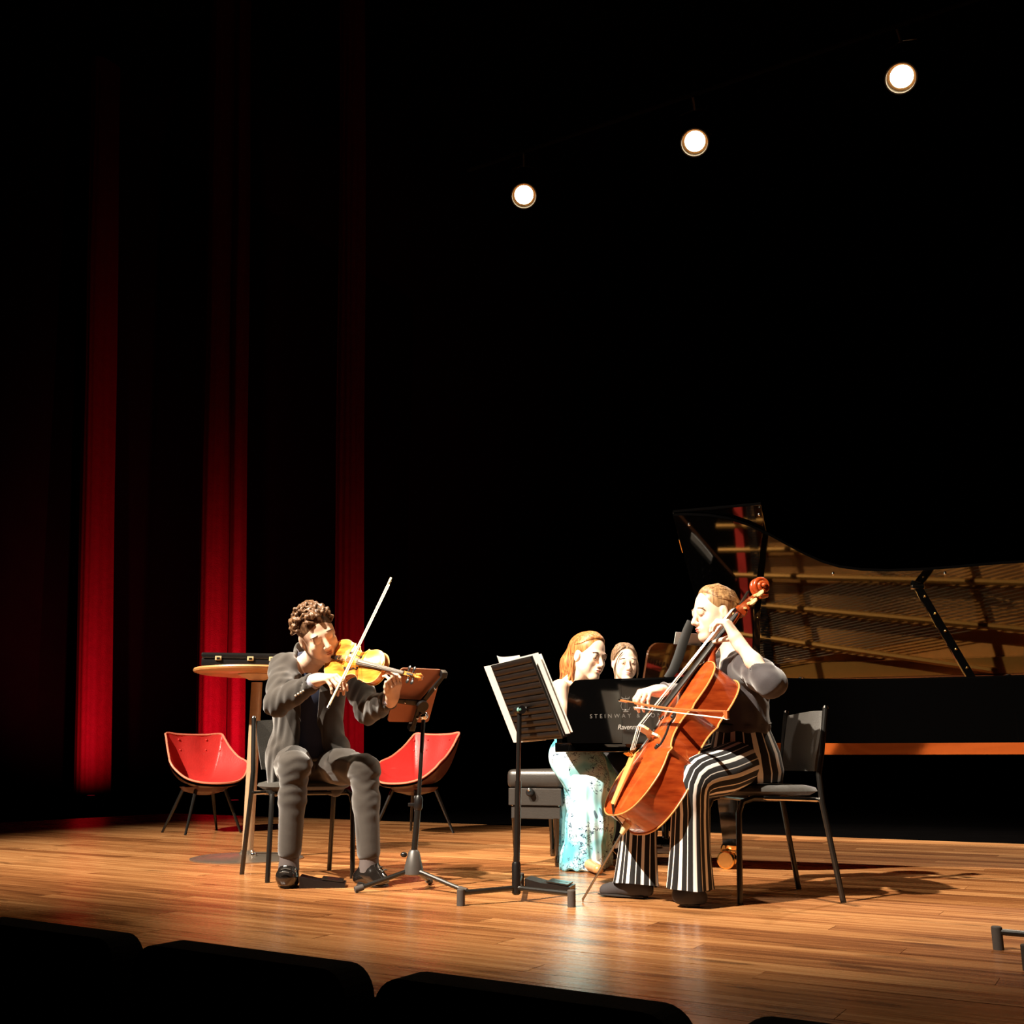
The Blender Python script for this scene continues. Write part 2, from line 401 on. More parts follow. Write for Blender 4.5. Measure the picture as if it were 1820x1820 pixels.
# ---- red tufted armchairs
REDL = mat('red_leather', (.62, .035, .03), .38, spec=.5, coat=.2, var=.2, scale=9, bump=.15, bscale=90)
SHELL = mat('dark_wood_shell', (.10, .03, .018), .35, coat=.4)
PIPE = mat('pale_piping', (.85, .30, .18), .4)
def tub_chair(loc, facing, label):
    g, ax = frame(loc, facing)
    t = thing('tub_chair', label, 'armchair', loc, 'red tufted tub chairs')
    n, m = 72, 12
    K = [(0, -.27, .80), (.13, -.268, .803), (.245, -.245, .812), (.262, -.20, .77), (.278, -.13, .70), (.305, -.02, .62), (.335, .08, .575), (.315, .13, .52), (.25, .20, .45), (.15, .255, .415), (0, .28, .405)]
    loop = [V(*p) for p in K] + [V(-p[0], p[1], p[2]) for p in K[-2:0:-1]]
    L_ = len(loop); cr = []
    for i in range(L_):
        p0, p1, p2, p3 = loop[i-1], loop[i], loop[(i+1) % L_], loop[(i+2) % L_]
        for q in (0, .25, .5, .75):
            cr.append(.5*((2*p1)+(p2-p0)*q+(2*p0-5*p1+4*p2-p3)*q*q+(3*p1-p0-3*p2+p3)*q**3))
    C0 = V(0, .0, .415); n = len(cr)
    def pt(i, h, off):
        P = cr[i % n]; d = P - C0; hh = h**.55; bulge = 1 + .10*math.sin(PI*h)
        z = C0[2] - off*1.2 + d[2]*h**(2.0 if d[2] > .1 else 1.0) - .02*math.sin(PI*h)*(d[2] < .1)
        sc = hh*(1 + off*1.2) ; return g(d[0]*sc*min(1, bulge), C0[1] + d[1]*sc, z)
    tuft = [(a, h) for h in (.93, .80) for a in (-.13, -.045, .045, .13)]
    for nm, off, mt in (('inner_shell', 0, REDL), ('outer_shell', .03, SHELL)):
        vs, fs = [], []
        for j in range(m+1):
            for i in range(n):
                h = j/m; q = pt(i, h, off)
                if off == 0:
                    a = i/n if i <= n/2 else i/n-1
                    for (x, hh) in tuft: q = q - V(ax[1])*.014*math.exp(-(((a-x)/.03)**2 + ((h-hh)/.05)**2))
                vs.append(q)
        for j in range(m):
            for i in range(n): fs.append((j*n+i, j*n+(i+1) % n, (j+1)*n+(i+1) % n, (j+1)*n+i))
        link(nm, pydata(vs, fs), mt, t, True)
    for (x, h) in tuft:
        mb = MB(); mb.ball(pt(int(round(x*n)), h, 0)-V(ax[1])*.008, .009, n=8, m=6); mb.build('button', REDL, t, True)
    mb = MB(); mb.tube([pt(i, 1, .008) for i in range(n+1)], .0085, 6); mb.build('piping', PIPE, t, True)
    mb = MB(); mb.lathe(g(0, .02, .30), [(.05, 0), (.17, .03), (.20, .065)], n=24); mb.build('underside', SHELL, t, True)
    for sx in (-1, 1):
        for sy in (-1, 1):
            mb = MB(); mb.tube([g(sx*.24, sy*.22+.02, 0), g(sx*.13, sy*.12+.02, .34)], [.010, .016], 8); mb.build('leg', BLACKM, t, True)
tub_chair((gnd(350, 1481)[0], 8.95, 0), (.66, -.75), 'red buttoned tub chair left of the bar table')
tub_chair((gnd(735, 1483)[0], 8.85, 0), (-.62, -.78), 'red buttoned tub chair behind the tablet stand')

# ---- bar table with a flat instrument case
OAK = mat('pale_wood', (.50, .24, .085), .4, coat=.3, var=.2, scale=14)
TAN = mat('tan_metal', (.55, .36, .22), .35, metal=.3)
tb = V(-1.60, 6.6, 0)
t = thing('bar_table', 'round high bar table with pale wooden top left of the violinist', 'table', tb)
zt = at(400, 1190, 6.6)[2]
mb = MB(); mb.lathe(tb + UP*(zt-.03), [(.0, 0), (.36, 0), (.385, .008), (.39, .018), (.385, .028), (.0, .03)], n=64); mb.build('table_top', OAK, t, True)
mb = MB(); mb.lathe(tb + UP*(zt-.085), [(.05, .02), (.12, .05), (.12, .055)], n=32); mb.build('top_plate', TAN, t, True)
mb = MB(); mb.lathe(tb + UP*.02, [(.034, 0), (.034, zt-.10)], n=24); mb.build('column', TAN, t, True)
mb = MB(); mb.lathe(tb, [(.335, 0), (.335, .006), (.30, .014), (.05, .028), (.036, .05)], n=64); mb.build('base_plate', mat('satin_steel', (.36, .30, .24), .28, metal=.8), t, True)
mb = MB(); mb.ball(tb + V(.06, -.10, .03), .02, n=10, m=8); mb.build('base_bolt', CHROME, t, True)
cx = nrm(V(.985, .17, 0)); cy = np.cross(UP, cx)
cc = tb + UP*(zt+.0405) + V(.06, -.07, 0)
t = thing('instrument_case', 'flat black instrument case with brass latches lying on the bar table', 'case', cc - UP*.04)
mb = MB(); mb.box(cc - UP*.014, (.74, .25, .052), [cx, cy, UP], bev=.012); mb.build('case_body', BLACKP, t, True)
mb = MB(); mb.box(cc + UP*.0275, (.745, .255, .03), [cx, cy, UP], bev=.012); ld = mb.build('case_lid', BLACKP, t, True)
mb = MB(); mb.tube([cc + cx*-.36 - cy*.129 + UP*.0125, cc + cx*.36 - cy*.129 + UP*.0125], .003, 6); mb.build('lid_edge', CHROME, ld, True)
for x in (-.27, -.08, .05, .27):
    mb = MB(); mb.box(cc + cx*x - cy*.13 + UP*.008, (.038, .008, .026), [cx, cy, UP], bev=.003); la = mb.build('latch', mat('pale_latch', (.62, .48, .26), .4, metal=.2), t)
    mb = MB(); mb.box(cc + cx*x - cy*.136 + UP*.006, (.018, .006, .012), [cx, cy, UP]); mb.build('clasp', BLACKP, la)

# ---- page-turning foot pedals
def foot_pedal(c, d, label):
    d = nrm(d); r = np.cross(d, UP)
    t = thing('foot_pedal', label, 'pedal', c, 'page-turning foot pedals')
    mb = MB(); mb.prism([(-.105, 0), (.105, 0), (.105, .020), (.03, .030), (-.03, .034), (-.105, .052)], V(c)-r*.065, d, UP, r, .13); mb.build('pedal_body', BLACKP, t)
    for s in (-.025, .025):
        mb = MB(); mb.box(V(c)+r*s*1.3+d*.045+UP*.0335, (.054, .10, .007), [r, nrm(d-UP*.13), nrm(UP+d*.13)], bev=.002); mb.build('pedal_plate', BLACKM, t)
    return t
foot_pedal(gnd(574, 1576), V(.97, .1, 0), 'low black foot pedal beside the violinist shoe')
foot_pedal(gnd(978, 1581), V(.95, -.25, 0), 'black foot pedal behind the foot of the sheet music stand')

# ---- stand with the tablet
def plate(name, c, w, u, n, W, H, T, rad, m, parent):
    poly = []
    for (sx, sy, a0) in ((1, 1, 0), (-1, 1, 90), (-1, -1, 180), (1, -1, 270)):
        for k in range(6):
            a = R(a0+18*k); poly.append((sx*(W/2-rad)+rad*math.cos(a), sy*(H/2-rad)+rad*math.sin(a)))
    mb = MB(); mb.prism(poly, V(c)-V(n)*T/2, w, u, n, T); return mb.build(name, m, parent)
base1 = V(-.452, 5.03, 0)
t = thing('tablet_stand', 'black tripod stand holding a tablet in front of the violinist', 'stand', base1)
top1 = at(753, 1272, 5.03)
for q in (gnd(632, 1587), gnd(828, 1590), gnd(764, 1572)):
    q[2] = .014; mb = MB(); mb.tube([base1 + UP*.085 + (q-base1)*.06, q], [.011, .010], 10); lg = mb.build('leg', BLACKM, t, True)
    dd = nrm(q - (base1+UP*.085)); mb = MB(); mb.tube([q - dd*.035, q + dd*.004], [.0135, .0145], 12); mb.build('rubber_foot', mat('grey_rubber', (.05, .04, .034), .8), lg, True)
mb = MB(); mb.lathe(base1, [(.030, .065), (.046, .07), (.042, .10), (.026, .165), (.018, .175)], n=20); hb = mb.build('hub', mat('cast_hub', (.045, .04, .036), .4), t, True)
mb = MB(); mb.ball(base1 + V(-.045, -.01, .155), (.016, .012, .012), n=10); mb.build('knob', BLACKP, hb, True)
j1 = base1*.45 + top1*.55
mb = MB(); mb.tube([base1 + UP*.15, base1 + (top1-base1)*.48], .0145, 12); mb.build('lower_pole', BLACKM, t, True)
mb = MB(); mb.tube([base1 + (top1-base1)*.46, top1], .0095, 12); mb.build('upper_pole', BLACKM, t, True)
mb = MB(); mb.lathe(base1 + (top1-base1)*.45, [(.016, 0), (.021, .01), (.021, .05), (.014, .065)], top1-base1, 14); mb.box(base1 + (top1-base1)*.48 - V(.03, 0, 0), (.035, .014, .016), bev=.004); mb.build('clutch', BLACKP, t, True)
TN = nrm(V(-.42, .72, .50)); TW = nrm(V(.84, .49, 0)); TW = nrm(TW - TN*(TW@TN)); TU = np.cross(TN, TW); TU = TU if TU[2] > 0 else -TU
TC = at(737, 1236, 5.0)
# ball joint, arms and grips of the tablet clamp
mb = MB(); mb.ball(top1, .022, n=14, m=10); mb.build('ball_joint', CHROME, t, True)
back = TC - TN*.016
mb = MB(); mb.tube([top1, TC - TN*.045 - TU*.03 + TW*.03], .012, 10); mb.lathe(TC - TN*.045 - TU*.03 + TW*.03, [(.028, -.012), (.028, .014)], TN, 18); mb.build('clamp_hub', BLACKP, t, True)
hubp = TC - TN*.028 - TU*.025 + TW*.03
for nm, (a, b) in (('a', (-.13, -.015)), ('b', (.112, .125)), ('c', (.02, -.16)), ):
    e = back + TW*a + TU*b - TN*.010
    mb = MB(); mb.tube([hubp, e], [.017, .011], 8, flat=.5, fax=TN); ar = mb.build('clamp_arm', BLACKP, t, True)
    mb = MB(); mb.box(e + TN*.012, (.03, .03, .034), [TW, TU, TN], bev=.005); mb.build('grip', BLACKP, ar, True)
    mb = MB(); mb.ball(hubp + (e-hubp)*.55 - TN*.012, .006, n=8, m=6); mb.build('screw', CHROME, ar, True)
tab = thing('tablet', 'tablet with copper-coloured back clamped on the stand by the violinist', 'tablet', TC)
plate('tablet_body', TC, TW, TU, TN, .215, .281, .006, .016, mat('copper_back', (.33, .125, .07), .45, metal=.35, var=.05), tab)
plate('screen', TC + TN*.0036, TW, TU, TN, .200, .266, .001, .01, mat('dark_screen', (.02, .02, .022), .1, emit=(.9, .9, .85), estr=.12), tab)
cb = plate('camera_bump', TC - TN*.004 - TW*.085 + TU*.116, TW, TU, TN, .03, .03, .003, .006, BLACKP, tab)
mb = MB(); mb.lathe(TC - TN*.0055 - TW*.088 + TU*.120, [(.007, 0), (.007, -.002)], TN, 12); mb.build('camera_lens', CHROME, cb)

# ---- stand with sheet music
base2 = V(.018, 4.62, 0)
t = thing('music_stand', 'black music stand with ribbed desk full of white sheet music', 'music stand', base2)
top2 = at(923, 1262, 4.62)
for q, nm in ((gnd(819, 1610), 0), (gnd(1016, 1612), 1), (gnd(925, 1578), 2)):
    q[2] = .05; mb = MB(); mb.tube([base2 + UP*.055, q], .011, 10); lg = mb.build('leg', BLACKM, t, True)
    mb = MB(); mb.lathe(V(q[0], q[1], 0), [(.017, 0), (.017, .062), (.014, .066)], n=14); mb.build('rubber_foot', mat('grey_rubber', (0, 0, 0)), lg, True)
mb = MB(); mb.lathe(base2, [(.012, .028), (.019, .035), (.019, .15), (.015, .16)], n=14); mb.build('socket', BLACKP, t, True)
mb = MB(); mb.tube([base2 + UP*.10, base2 + (top2-base2)*.62], .0135, 12); mb.build('lower_pole', BLACKM, t, True)
mb = MB(); mb.tube([base2 + (top2-base2)*.60, top2], .0105, 12); mb.build('upper_pole', BLACKM, t, True)
DW = nrm(V(.4276, -.9038, .0166)); DU = V(-.3674, -.157, .9167); DU = nrm(DU - DW*(DU@DW)); DN = nrm(np.cross(DU, DW)); DN = DN if DN[0] > 0 else -DN
DC = V(.061, 4.612, .835)
mb = MB(); mb.lathe(top2, [(.018, -.03), (.018, .03)], DW, 14); mb.tube([top2, DC - DN*.012 - DU*.04], .012, 10); hn = mb.build('tilt_joint', BLACKP, t, True)
mb = MB(); mb.ball(top2 - V(0, .022, 0), .012, n=12, m=8); mb.build('green_stud', mat('green_stud', (.25, .6, .5), .25, metal=.4), hn, True)
DWID, DHT = .40, .36
for s in (-1, 1):
    mb = MB(); mb.tube([DC + DW*s*DWID/2 - DU*DHT/2, DC + DW*s*DWID/2 + DU*DHT/2], .007, 8); mb.build('desk_side', BLACKM, t, True)
nsl = 13
for i in range(nsl):
    c = DC + DU*(-DHT/2 + DHT*(i+.5)/nsl) - DN*.002
    mb = MB(); mb.tube([c - DW*DWID/2, c + DW*DWID/2], .0125, 8, flat=.35, fax=DN); mb.build('slat', mat('ribbed_desk', (.0065, .0052, .0045), .42, spec=.5), t, True)
mb = MB(); mb.box(DC + DN*.0035, (DWID, DHT, .002), [DW, DU, DN]); mb.build('desk_plate', BLACKM, t)
mb = MB(); mb.box(DC - DU*(DHT/2+.004) + DN*.022, (DWID, .006, .05), [DW, DU, DN]); mb.build('ledge', BLACKM, t)
def sheet(c, W, H, bow, label, tilt=0, grp='pages on the music stand', ax=(DW, DU, DN)):
    w_, u_, n_ = ax; w_, u_ = w_*math.cos(tilt)+u_*math.sin(tilt), u_*math.cos(tilt)-w_*math.sin(tilt)
    vs, fs, k = [], [], 10
    for s in (0, 1):
        for j in (0, 1):
            for i in range(k+1):
                x = -1+2*i/k; vs.append(V(c)+w_*x*W/2+u_*(j-.5)*H+n_*(bow*(x*x)+s*.0016))
    for i in range(k):
        fs += [(i, i+1, k+2+i, k+1+i), (2*k+2+i, 3*k+3+i, 3*k+4+i, 2*k+3+i), (i, 2*k+2+i, 2*k+3+i, i+1), (k+1+i, k+2+i, 3*k+4+i, 3*k+3+i)]
    fs += [(0, k+1, 3*k+3, 2*k+2), (k, 3*k+2, 4*k+3, 2*k+1)]
    mb = MB(); mb.add(vs, fs); o = mb.build('sheet_music', PAPER, None, True, 40)
    return props(o, label, 'sheet music', grp)
zz = DC + DN*.010
sheet(zz + DU*-.008 - DW*.160, .33, .375, .006, 'white music page sticking out left of the ribbed desk')
sheet(zz + DU*.004 + DW*.105 + DN*.007, .25, .36, .004, 'white music page sticking out right of the ribbed desk')
sheet(zz + DU*.045 - DW*.12 + DN*.016, .22, .31, .02, 'loose white page curling over the top left corner of the desk', -.10)
sheet(zz + DU*-.002 + DW*.122 + DN*.020, .22, .35, .003, 'second white page fanned behind the right edge of the desk', .015)

# ---- stand at the right edge of the picture
base3 = V(1.80, 3.30, 0)
t = thing('music_stand', 'black folding stand at the right edge, only its foot in view', 'music stand', base3)
for q in (gnd(1775, 1688), gnd(1829, 1725), base3 + V(.25, .13, 0)):
    q[2] = .053; mb = MB(); mb.tube([base3 + UP*.05, q], .010, 10); lg = mb.build('leg', BLACKM, t, True)
    mb = MB(); mb.lathe(V(q[0], q[1], 0), [(.0165, 0), (.0165, .066), (.014, .069)], n=14); mb.build('rubber_foot', mat('grey_rubber', (0, 0, 0)), lg, True)
mb = MB(); mb.lathe(base3, [(.012, .028), (.019, .035), (.019, .15), (.013, .16), (.013, .9)], n=14); mb.build('pole', BLACKM, t, True)
# ------------------------------------------------------------------ concert grand piano
PA = R(22); PT = V(math.cos(PA), -math.sin(PA), 0); PK = V(math.sin(PA), math.cos(PA), 0); PO = V(.30, 5.70, 0)
def pu(u, v, z): return PO + PT*u + PK*v + UP*z
PAX = [PT, PK, UP]
GOLD = mat('gold_plate', (.62, .29, .06), .35, metal=.55, var=.12)
SOUND = mat('soundboard_spruce', (.60, .25, .055), .4, coat=.3, var=.15, scale=20)
RIMW = mat('inner_rim_wood', (.42, .13, .05), .35, coat=.5, var=.25, scale=18)
FELT = mat('red_felt', (.45, .03, .02), .95, spec=.1)
TRIM = mat('polished_copper_trim', (.80, .36, .17), .10, metal=1, var=.04)
IVORY = mat('white_key', (.8, .78, .72), .25)
treble = [(0, 0), (.3, 0), (.52, .0), (.62, .004), (.74, .024), (.85, .062), (.95, .122), (1.05, .202), (1.14, .288), (1.22, .362), (1.31, .432), (1.40, .480), (1.52, .514), (1.66, .532), (1.82, .540), (2.0, .538), (2.2, .530), (2.36, .530), (2.50, .556), (2.61, .62), (2.69, .72), (2.74, .86), (2.755, 1.0), (2.74, 1.16), (2.69, 1.30), (2.60, 1.42), (2.48, 1.48), (2.34, 1.5)]
def offset(poly, d):
    n = len(poly); out = []
    for i in range(n):
        a, b, c = V(*poly[i-1]), V(*poly[i]), V(*poly[(i+1) % n])
        e1, e2 = nrm(b-a), nrm(c-b); n1, n2 = V(-e1[1], e1[0]), V(-e2[1], e2[0])
        m = nrm(n1+n2); out.append(tuple(b + m*d/max(.4, m@n1)))
    return out
piano = thing('grand_piano', 'black concert grand piano with its lid propped open', 'piano', pu(1.2, .7, 0))
# the case: a wall that follows the outline
outl = [(.30, 0)] + treble[2:] + [(.30, 1.5)]
inn = offset(outl, .045)
vs = []; fs = []; n = len(outl)
for (P, z) in ((outl, .66), (outl, .99), (offset(outl, .006), 1.0), (inn, 1.0), (inn, .84)):
    vs += [pu(u, v, z) for u, v in P]
for j in range(4):
    for i in range(n): fs.append((j*n+i, j*n+(i+1) % n, (j+1)*n+(i+1) % n, (j+1)*n+i))
mb = MB(); mb.add(vs, fs); rim = mb.build('rim', LACQ, piano, True, 25)
mb = MB(); mb.prism(offset(outl, .01), pu(0, 0, .66), PT, PK, UP, .02); mb.build('bottom_board', RIMW, piano)
vs = []; fs = []
ii = offset(outl, .047)
for z in (.845, .998): vs += [pu(u, v, z) for u, v in ii]
for i in range(n): fs.append((i, (i+1) % n, n+(i+1) % n, n+i))
link('inner_rim', pydata(vs, fs), RIMW, piano, True)
mb = MB(); mb.prism(offset(outl, .046), pu(0, 0, .845), PT, PK, UP, .012); mb.build('soundboard', SOUND, piano)
# canted lower moulding that mirrors the floor
tr = [p for p in treble if p[0] >= .94 or p[1] > .5]
o1 = offset(tr + [(.3, 1.5), (.3, 0), (.85, .06)], -.006)[:len(tr)]; o2 = offset(tr + [(.3, 1.5), (.3, 0), (.85, .06)], .034)[:len(tr)]; o3 = offset(tr + [(.3, 1.5), (.3, 0), (.85, .06)], .06)[:len(tr)]
vs = [pu(u, v, .664) for u, v in o1] + [pu(u, v, .606) for u, v in o2] + [pu(u, v, .606) for u, v in o3] + [pu(u, v, .664) for u, v in o3]
m = len(tr); fs = [(j*m+i, j*m+i+1, (j+1)*m+i+1, (j+1)*m+i) for j in range(3) for i in range(m-1)]
mb = MB(); mb.add(vs, fs); mb.build('lower_moulding', TRIM, piano, True, 25)
# key bed, cheeks, fall board, keys
mb = MB(); mb.box(pu(.11, .75, .645), (.40, 1.42, .05), PAX, bev=.006); mb.build('key_bed', LACQ, piano, True)
for v0 in (0, 1.43):
    prof = [(.04, .665), (-.005, .67), (-.008, .78), (.0, .90), (.012, .965), (.04, .995), (.07, 1.0), (.302, 1.0), (.302, .665)]
    mb = MB(); mb.prism(prof, pu(0, v0, 0), PT, UP, PK, .07); mb.build('cheek', LACQ, piano, True, 40)
mb = MB(); mb.box(pu(.285, .75, .83), (.025, 1.36, .26), PAX, bev=.005); mb.build('fall_board', LACQ, piano, True)
mb = MB(); mb.box(pu(-.075, .75, .69), (.03, 1.36, .05), PAX, bev=.004); mb.build('key_slip', LACQ, piano, True)
kb = MB()
for i in range(52): kb.box(pu(.10, .135+1.23*(i+.5)/52, .715), (.29, 1.23/52-.001, .02), PAX)
kb.build('white_keys', IVORY, piano)['kind'] = 'stuff'
kb = MB()
for i in range(51):
    if i % 7 not in (1, 4): kb.box(pu(.15, .135+1.23*(i+1)/52, .73), (.18, .011, .018), PAX, bev=.002)
kb.build('black_keys', BLACKP, piano)['kind'] = 'stuff'
# cast plate: front web, struts and rim band
poly = offset(outl, .05)
mb = MB(); mb.box(pu(.51, .75, .935), (.40, 1.38, .03), PAX, bev=.008); mb.build('pin_block', LACQ, piano)
inner2 = offset(outl, .15)
vs = [pu(u, v, .90) for u, v in poly] + [pu(u, v, .90) for u, v in inner2] + [pu(u, v, .865) for u, v in inner2]
fs = [(j*n+i, j*n+(i+1) % n, (j+1)*n+(i+1) % n, (j+1)*n+i) for j in range(2) for i in range(n)]
mb = MB(); mb.add(vs, fs); mb.build('plate_web', GOLD, piano, True, 25)
for (v0, u1, v1) in ((.42, 1.22, .47), (.58, 1.92, .66), (.74, 2.52, .92), (.92, 2.60, 1.22), (1.12, 2.20, 1.43)):
    mb = MB(); mb.tube([pu(.60, v0, .935), pu(u1, v1, .925)], .02, 8, flat=1.6, fax=UP); mb.build('plate_strut', GOLD, piano, True)
STR = mat('piano_string', (.42, .32, .2), .3, metal=1)
sm = MB(); random.seed(5)
for i in range(64):
    q = i/63; v0 = .12 + .86*q; u1 = .98 + 1.45*q**.9; v1 = v0 + .30*(1-q)*.55 + .08
    u1 = min(u1, 2.5); sm.tube([pu(.62, v0, .915), pu(u1, min(v1, 1.42), .905)], .0016, 4, False)
for i in range(26):
    q = i/25; v0 = 1.02 + .36*q; sm.tube([pu(.62, v0, .93), pu(2.30+.2*q, v0 - .42 + .16*q, .925)], .0032, 4, False)
sm.build('strings', STR, piano)['kind'] = 'stuff'
mb = MB(); mb.box(pu(.745, .75, .940), (.055, 1.30, .03), PAX, bev=.006); mb.build('felt_strip', FELT, piano)
dm = MB()
for i in range(70): dm.box(pu(.815+.05*(i/69), .14+1.24*i/69, .945), (.055, .011, .035), PAX)
dm.build('dampers', BLACKP, piano)['kind'] = 'stuff'
pins = MB()
for i in range(110): pins.box(pu(.40+.045*(i % 4), .11+1.28*i/109, .965), (.006, .006, .03), PAX)
pins.build('tuning_pins', CHROME, piano)['kind'] = 'stuff'
mb = MB(); mb.tube([pu(1.0, .40, .885), pu(1.6, .78, .885), pu(2.3, 1.02, .885)], .014, 6); mb.build('bridge', SOUND, piano, True)
# lid and folded front flap
TH = R(38); LW = -PK*math.cos(TH) + UP*math.sin(TH); LH = pu(0, 1.5, 1.012); LN = nrm(np.cross(PT, LW)); LN = LN if LN[2] > 0 else -LN
lidp = [(.54, 1.5)] + [(u, 1.5-v) for u, v in treble if u > .56 and v < 1.49] + [(2.34, 0), (.54, 0)]
mb = MB(); mb.prism(lidp, LH, PT, LW, LN, .022); lid = mb.build('lid', LACQ, piano)
mb = MB(); mb.box(LH + PT*.785 + LW*.755 + LN*.038, (.50, 1.50, .022), [PT, LW, LN], bev=.004); mb.build('lid_flap', LACQ, piano)
for w_ in (.25, .75, 1.25):
    mb = MB(); mb.tube([LH + PT*.535 + LW*(w_-.05) + LN*.026, LH + PT*.535 + LW*(w_+.05) + LN*.026], .007, 8); mb.build('flap_hinge', BRASS, lid, True)
for (u_, w_) in ((.62, 1.43), (1.02, 1.46), (1.36, .98), (1.95, .93)):
    mb = MB(); mb.ball(LH + PT*u_ + LW*w_ - LN*.004, .009, n=10, m=6); mb.build('rubber_button', CHROME, lid, True)
def on_lid(px, py, gap=.004):
    r = ray(px, py); C = V(0, 0, HC); h = LH - LN*gap; return C + r*(((h-C)@LN)/(r@LN))
def prop(base, top, wd, nb, name):
    d = nrm(top-base); side = nrm(np.cross(d, V(0, 1, 0)))
    mb = MB(); mb.box((base+top)/2, (wd, .018, np.linalg.norm(top-base)), [side, np.cross(d, side), d], bev=.004); p = mb.build(name, LACQ, piano, True)
    for i in range(nb):
        q = base + (top-base)*(.12+.76*i/max(1, nb-1)); mb = MB(); mb.ball(q - side*wd*.1 - V(0, .012, 0), .008, n=10, m=6); mb.build('brass_bolt', BRASS, p, True)
    return p
pb = pu(2.03, .60, .985); p1 = prop(pb, on_lid(1630, 1042), .046, 5, 'lid_prop')
tp = on_lid(1630, 1042)
mb = MB(); mb.box(tp - V(.0, .004, .006), (.07, .03, .022), bev=.005); mb.build('prop_socket', CHROME, p1, True)
prop(pu(.98, .17, .985), on_lid(1345, 1085), .04, 2, 'short_prop')
for (u_, nn) in ((1.02, 0), (1.10, 0), (1.19, 0), (2.20, 0)):
    q = [p for p in treble if p[0] <= u_][-1]; v_ = np.interp(u_, [p[0] for p in treble[:22]], [p[1] for p in treble[:22]])
    mb = MB(); mb.ball(pu(u_, v_+.022, 1.002), (.016, .012, .006), n=10, m=6); mb.build('lid_stop', CHROME, rim, True)
mb = MB(); mb.tube([pu(1.18, .315, .80), pu(1.18, .312, .80)], .004, 8); mb.ball(pu(1.28, .405, .795), .009, n=10, m=6); mb.build('prop_lock', CHROME, rim, True)
# music desk with pages and its curved arm
MDK = nrm(PK*.80 + PT*.60); MDN = nrm(np.cross(MDK, UP)); MDN = MDN if MDN@PT < 0 else -MDN; MDN = nrm(MDN + UP*.30); MDU = nrm(UP - MDN*(UP@MDN))
def md(v, h, o=0): return pu(.33, .32, 1.0) + MDK*(v-.36) + MDU*h + MDN*o
poly = [(.36, .0), (.96, .0), (.96, .16)] + [(.96-.07+.07*math.cos(a), .16+.07*math.sin(a)) for a in np.linspace(0, PI/2, 6)] + [(.36+.07+.07*math.cos(a), .16+.07*math.sin(a)) for a in np.linspace(PI/2, PI, 6)]
mb = MB(); mb.prism([(x, y) for x, y in poly], md(0, 0), MDK, MDU, -MDN, .016); desk = mb.build('music_desk', mat('desk_reflection_brown', (.05, .018, .008), .08, coat=1, ior=1.7), piano)  # black lacquer, browned in colour to stand for the reflected gold plate
mb = MB(); mb.box(md(.66, .01, .02), (.60, .04, .012), [MDK, MDN, MDU], bev=.003); mb.build('desk_ledge', LACQ, desk)
DA = mat('dull_black_arm', (.007, .006, .005), .6)
arm = [at(1186, 1206, 5.60), at(1197, 1190, 5.60), at(1206, 1168, 5.60), at(1213, 1145, 5.60), at(1221, 1122, 5.60), at(1228, 1104, 5.60)]
mb = MB(); mb.tube(arm, [.022, .026, .028, .027, .026, .022], 10, flat=.3, fax=(0, 1, 0)); mb.build('curved_arm', DA, piano, True)
sheet(md(.66, .16, .014), .20, .27, .004, 'white page showing above the piano music desk', grp='pages on the piano', ax=(MDK, MDU, MDN))
# lettering on the side of the case
LET = mat('grey_lettering', (.10, .09, .08), .4, metal=.2)  # dull dark grey for the letters and emblem
def lettering(txt, u0, z, size, gap, shear=0, m=LET, name='lettering'):
    c = bpy.data.curves.new('txt', 'FONT'); c.body = txt; c.size = size; c.extrude = .0006; c.space_character = gap; c.shear = shear
    o = bpy.data.objects.new('txt', c); COL.objects.link(o)
    dg = bpy.context.evaluated_depsgraph_get(); me = bpy.data.meshes.new_from_object(o.evaluated_get(dg)); bpy.data.objects.remove(o)
    M = Matrix((PT, UP, -PK)).transposed().to_4x4(); p = pu(u0, -.0012, z); M.translation = Vector(p); me.transform(M)
    return link(name, me, m, rim)
lettering('STEINWAY & SONS', .125, .795, .030, 1.75)
lettering('Ravenmark', .275, .735, .036, .92, .25, mat('white_lettering', (.26, .24, .22), .45))
lc = pu(.325, -.002, .862); mb = MB()
def lp(x, y): return lc + PT*x + UP*y
for s in (-1, 1):
    mb.tube([lp(s*.004, -.030), lp(s*.020, -.024), lp(s*.026, -.006), lp(s*.020, .014), lp(s*.012, .026), lp(s*.016, .036), lp(s*.024, .040)], .0022, 6)
mb.tube([lp(-.022, .032), lp(.022, .032)], .002, 6); mb.tube([lp(0, -.028), lp(0, .046)], .0014, 6)
for x in (-.007, .007): mb.tube([lp(x, -.022), lp(x, .032)], .001, 4)
mb.tube([lp(-.014, -.036), lp(.014, -.036)], .0032, 6); mb.ball(lp(0, -.029), (.008, .003, .006), n=8, m=6)
mb.build('lyre_emblem', LET, rim, True)
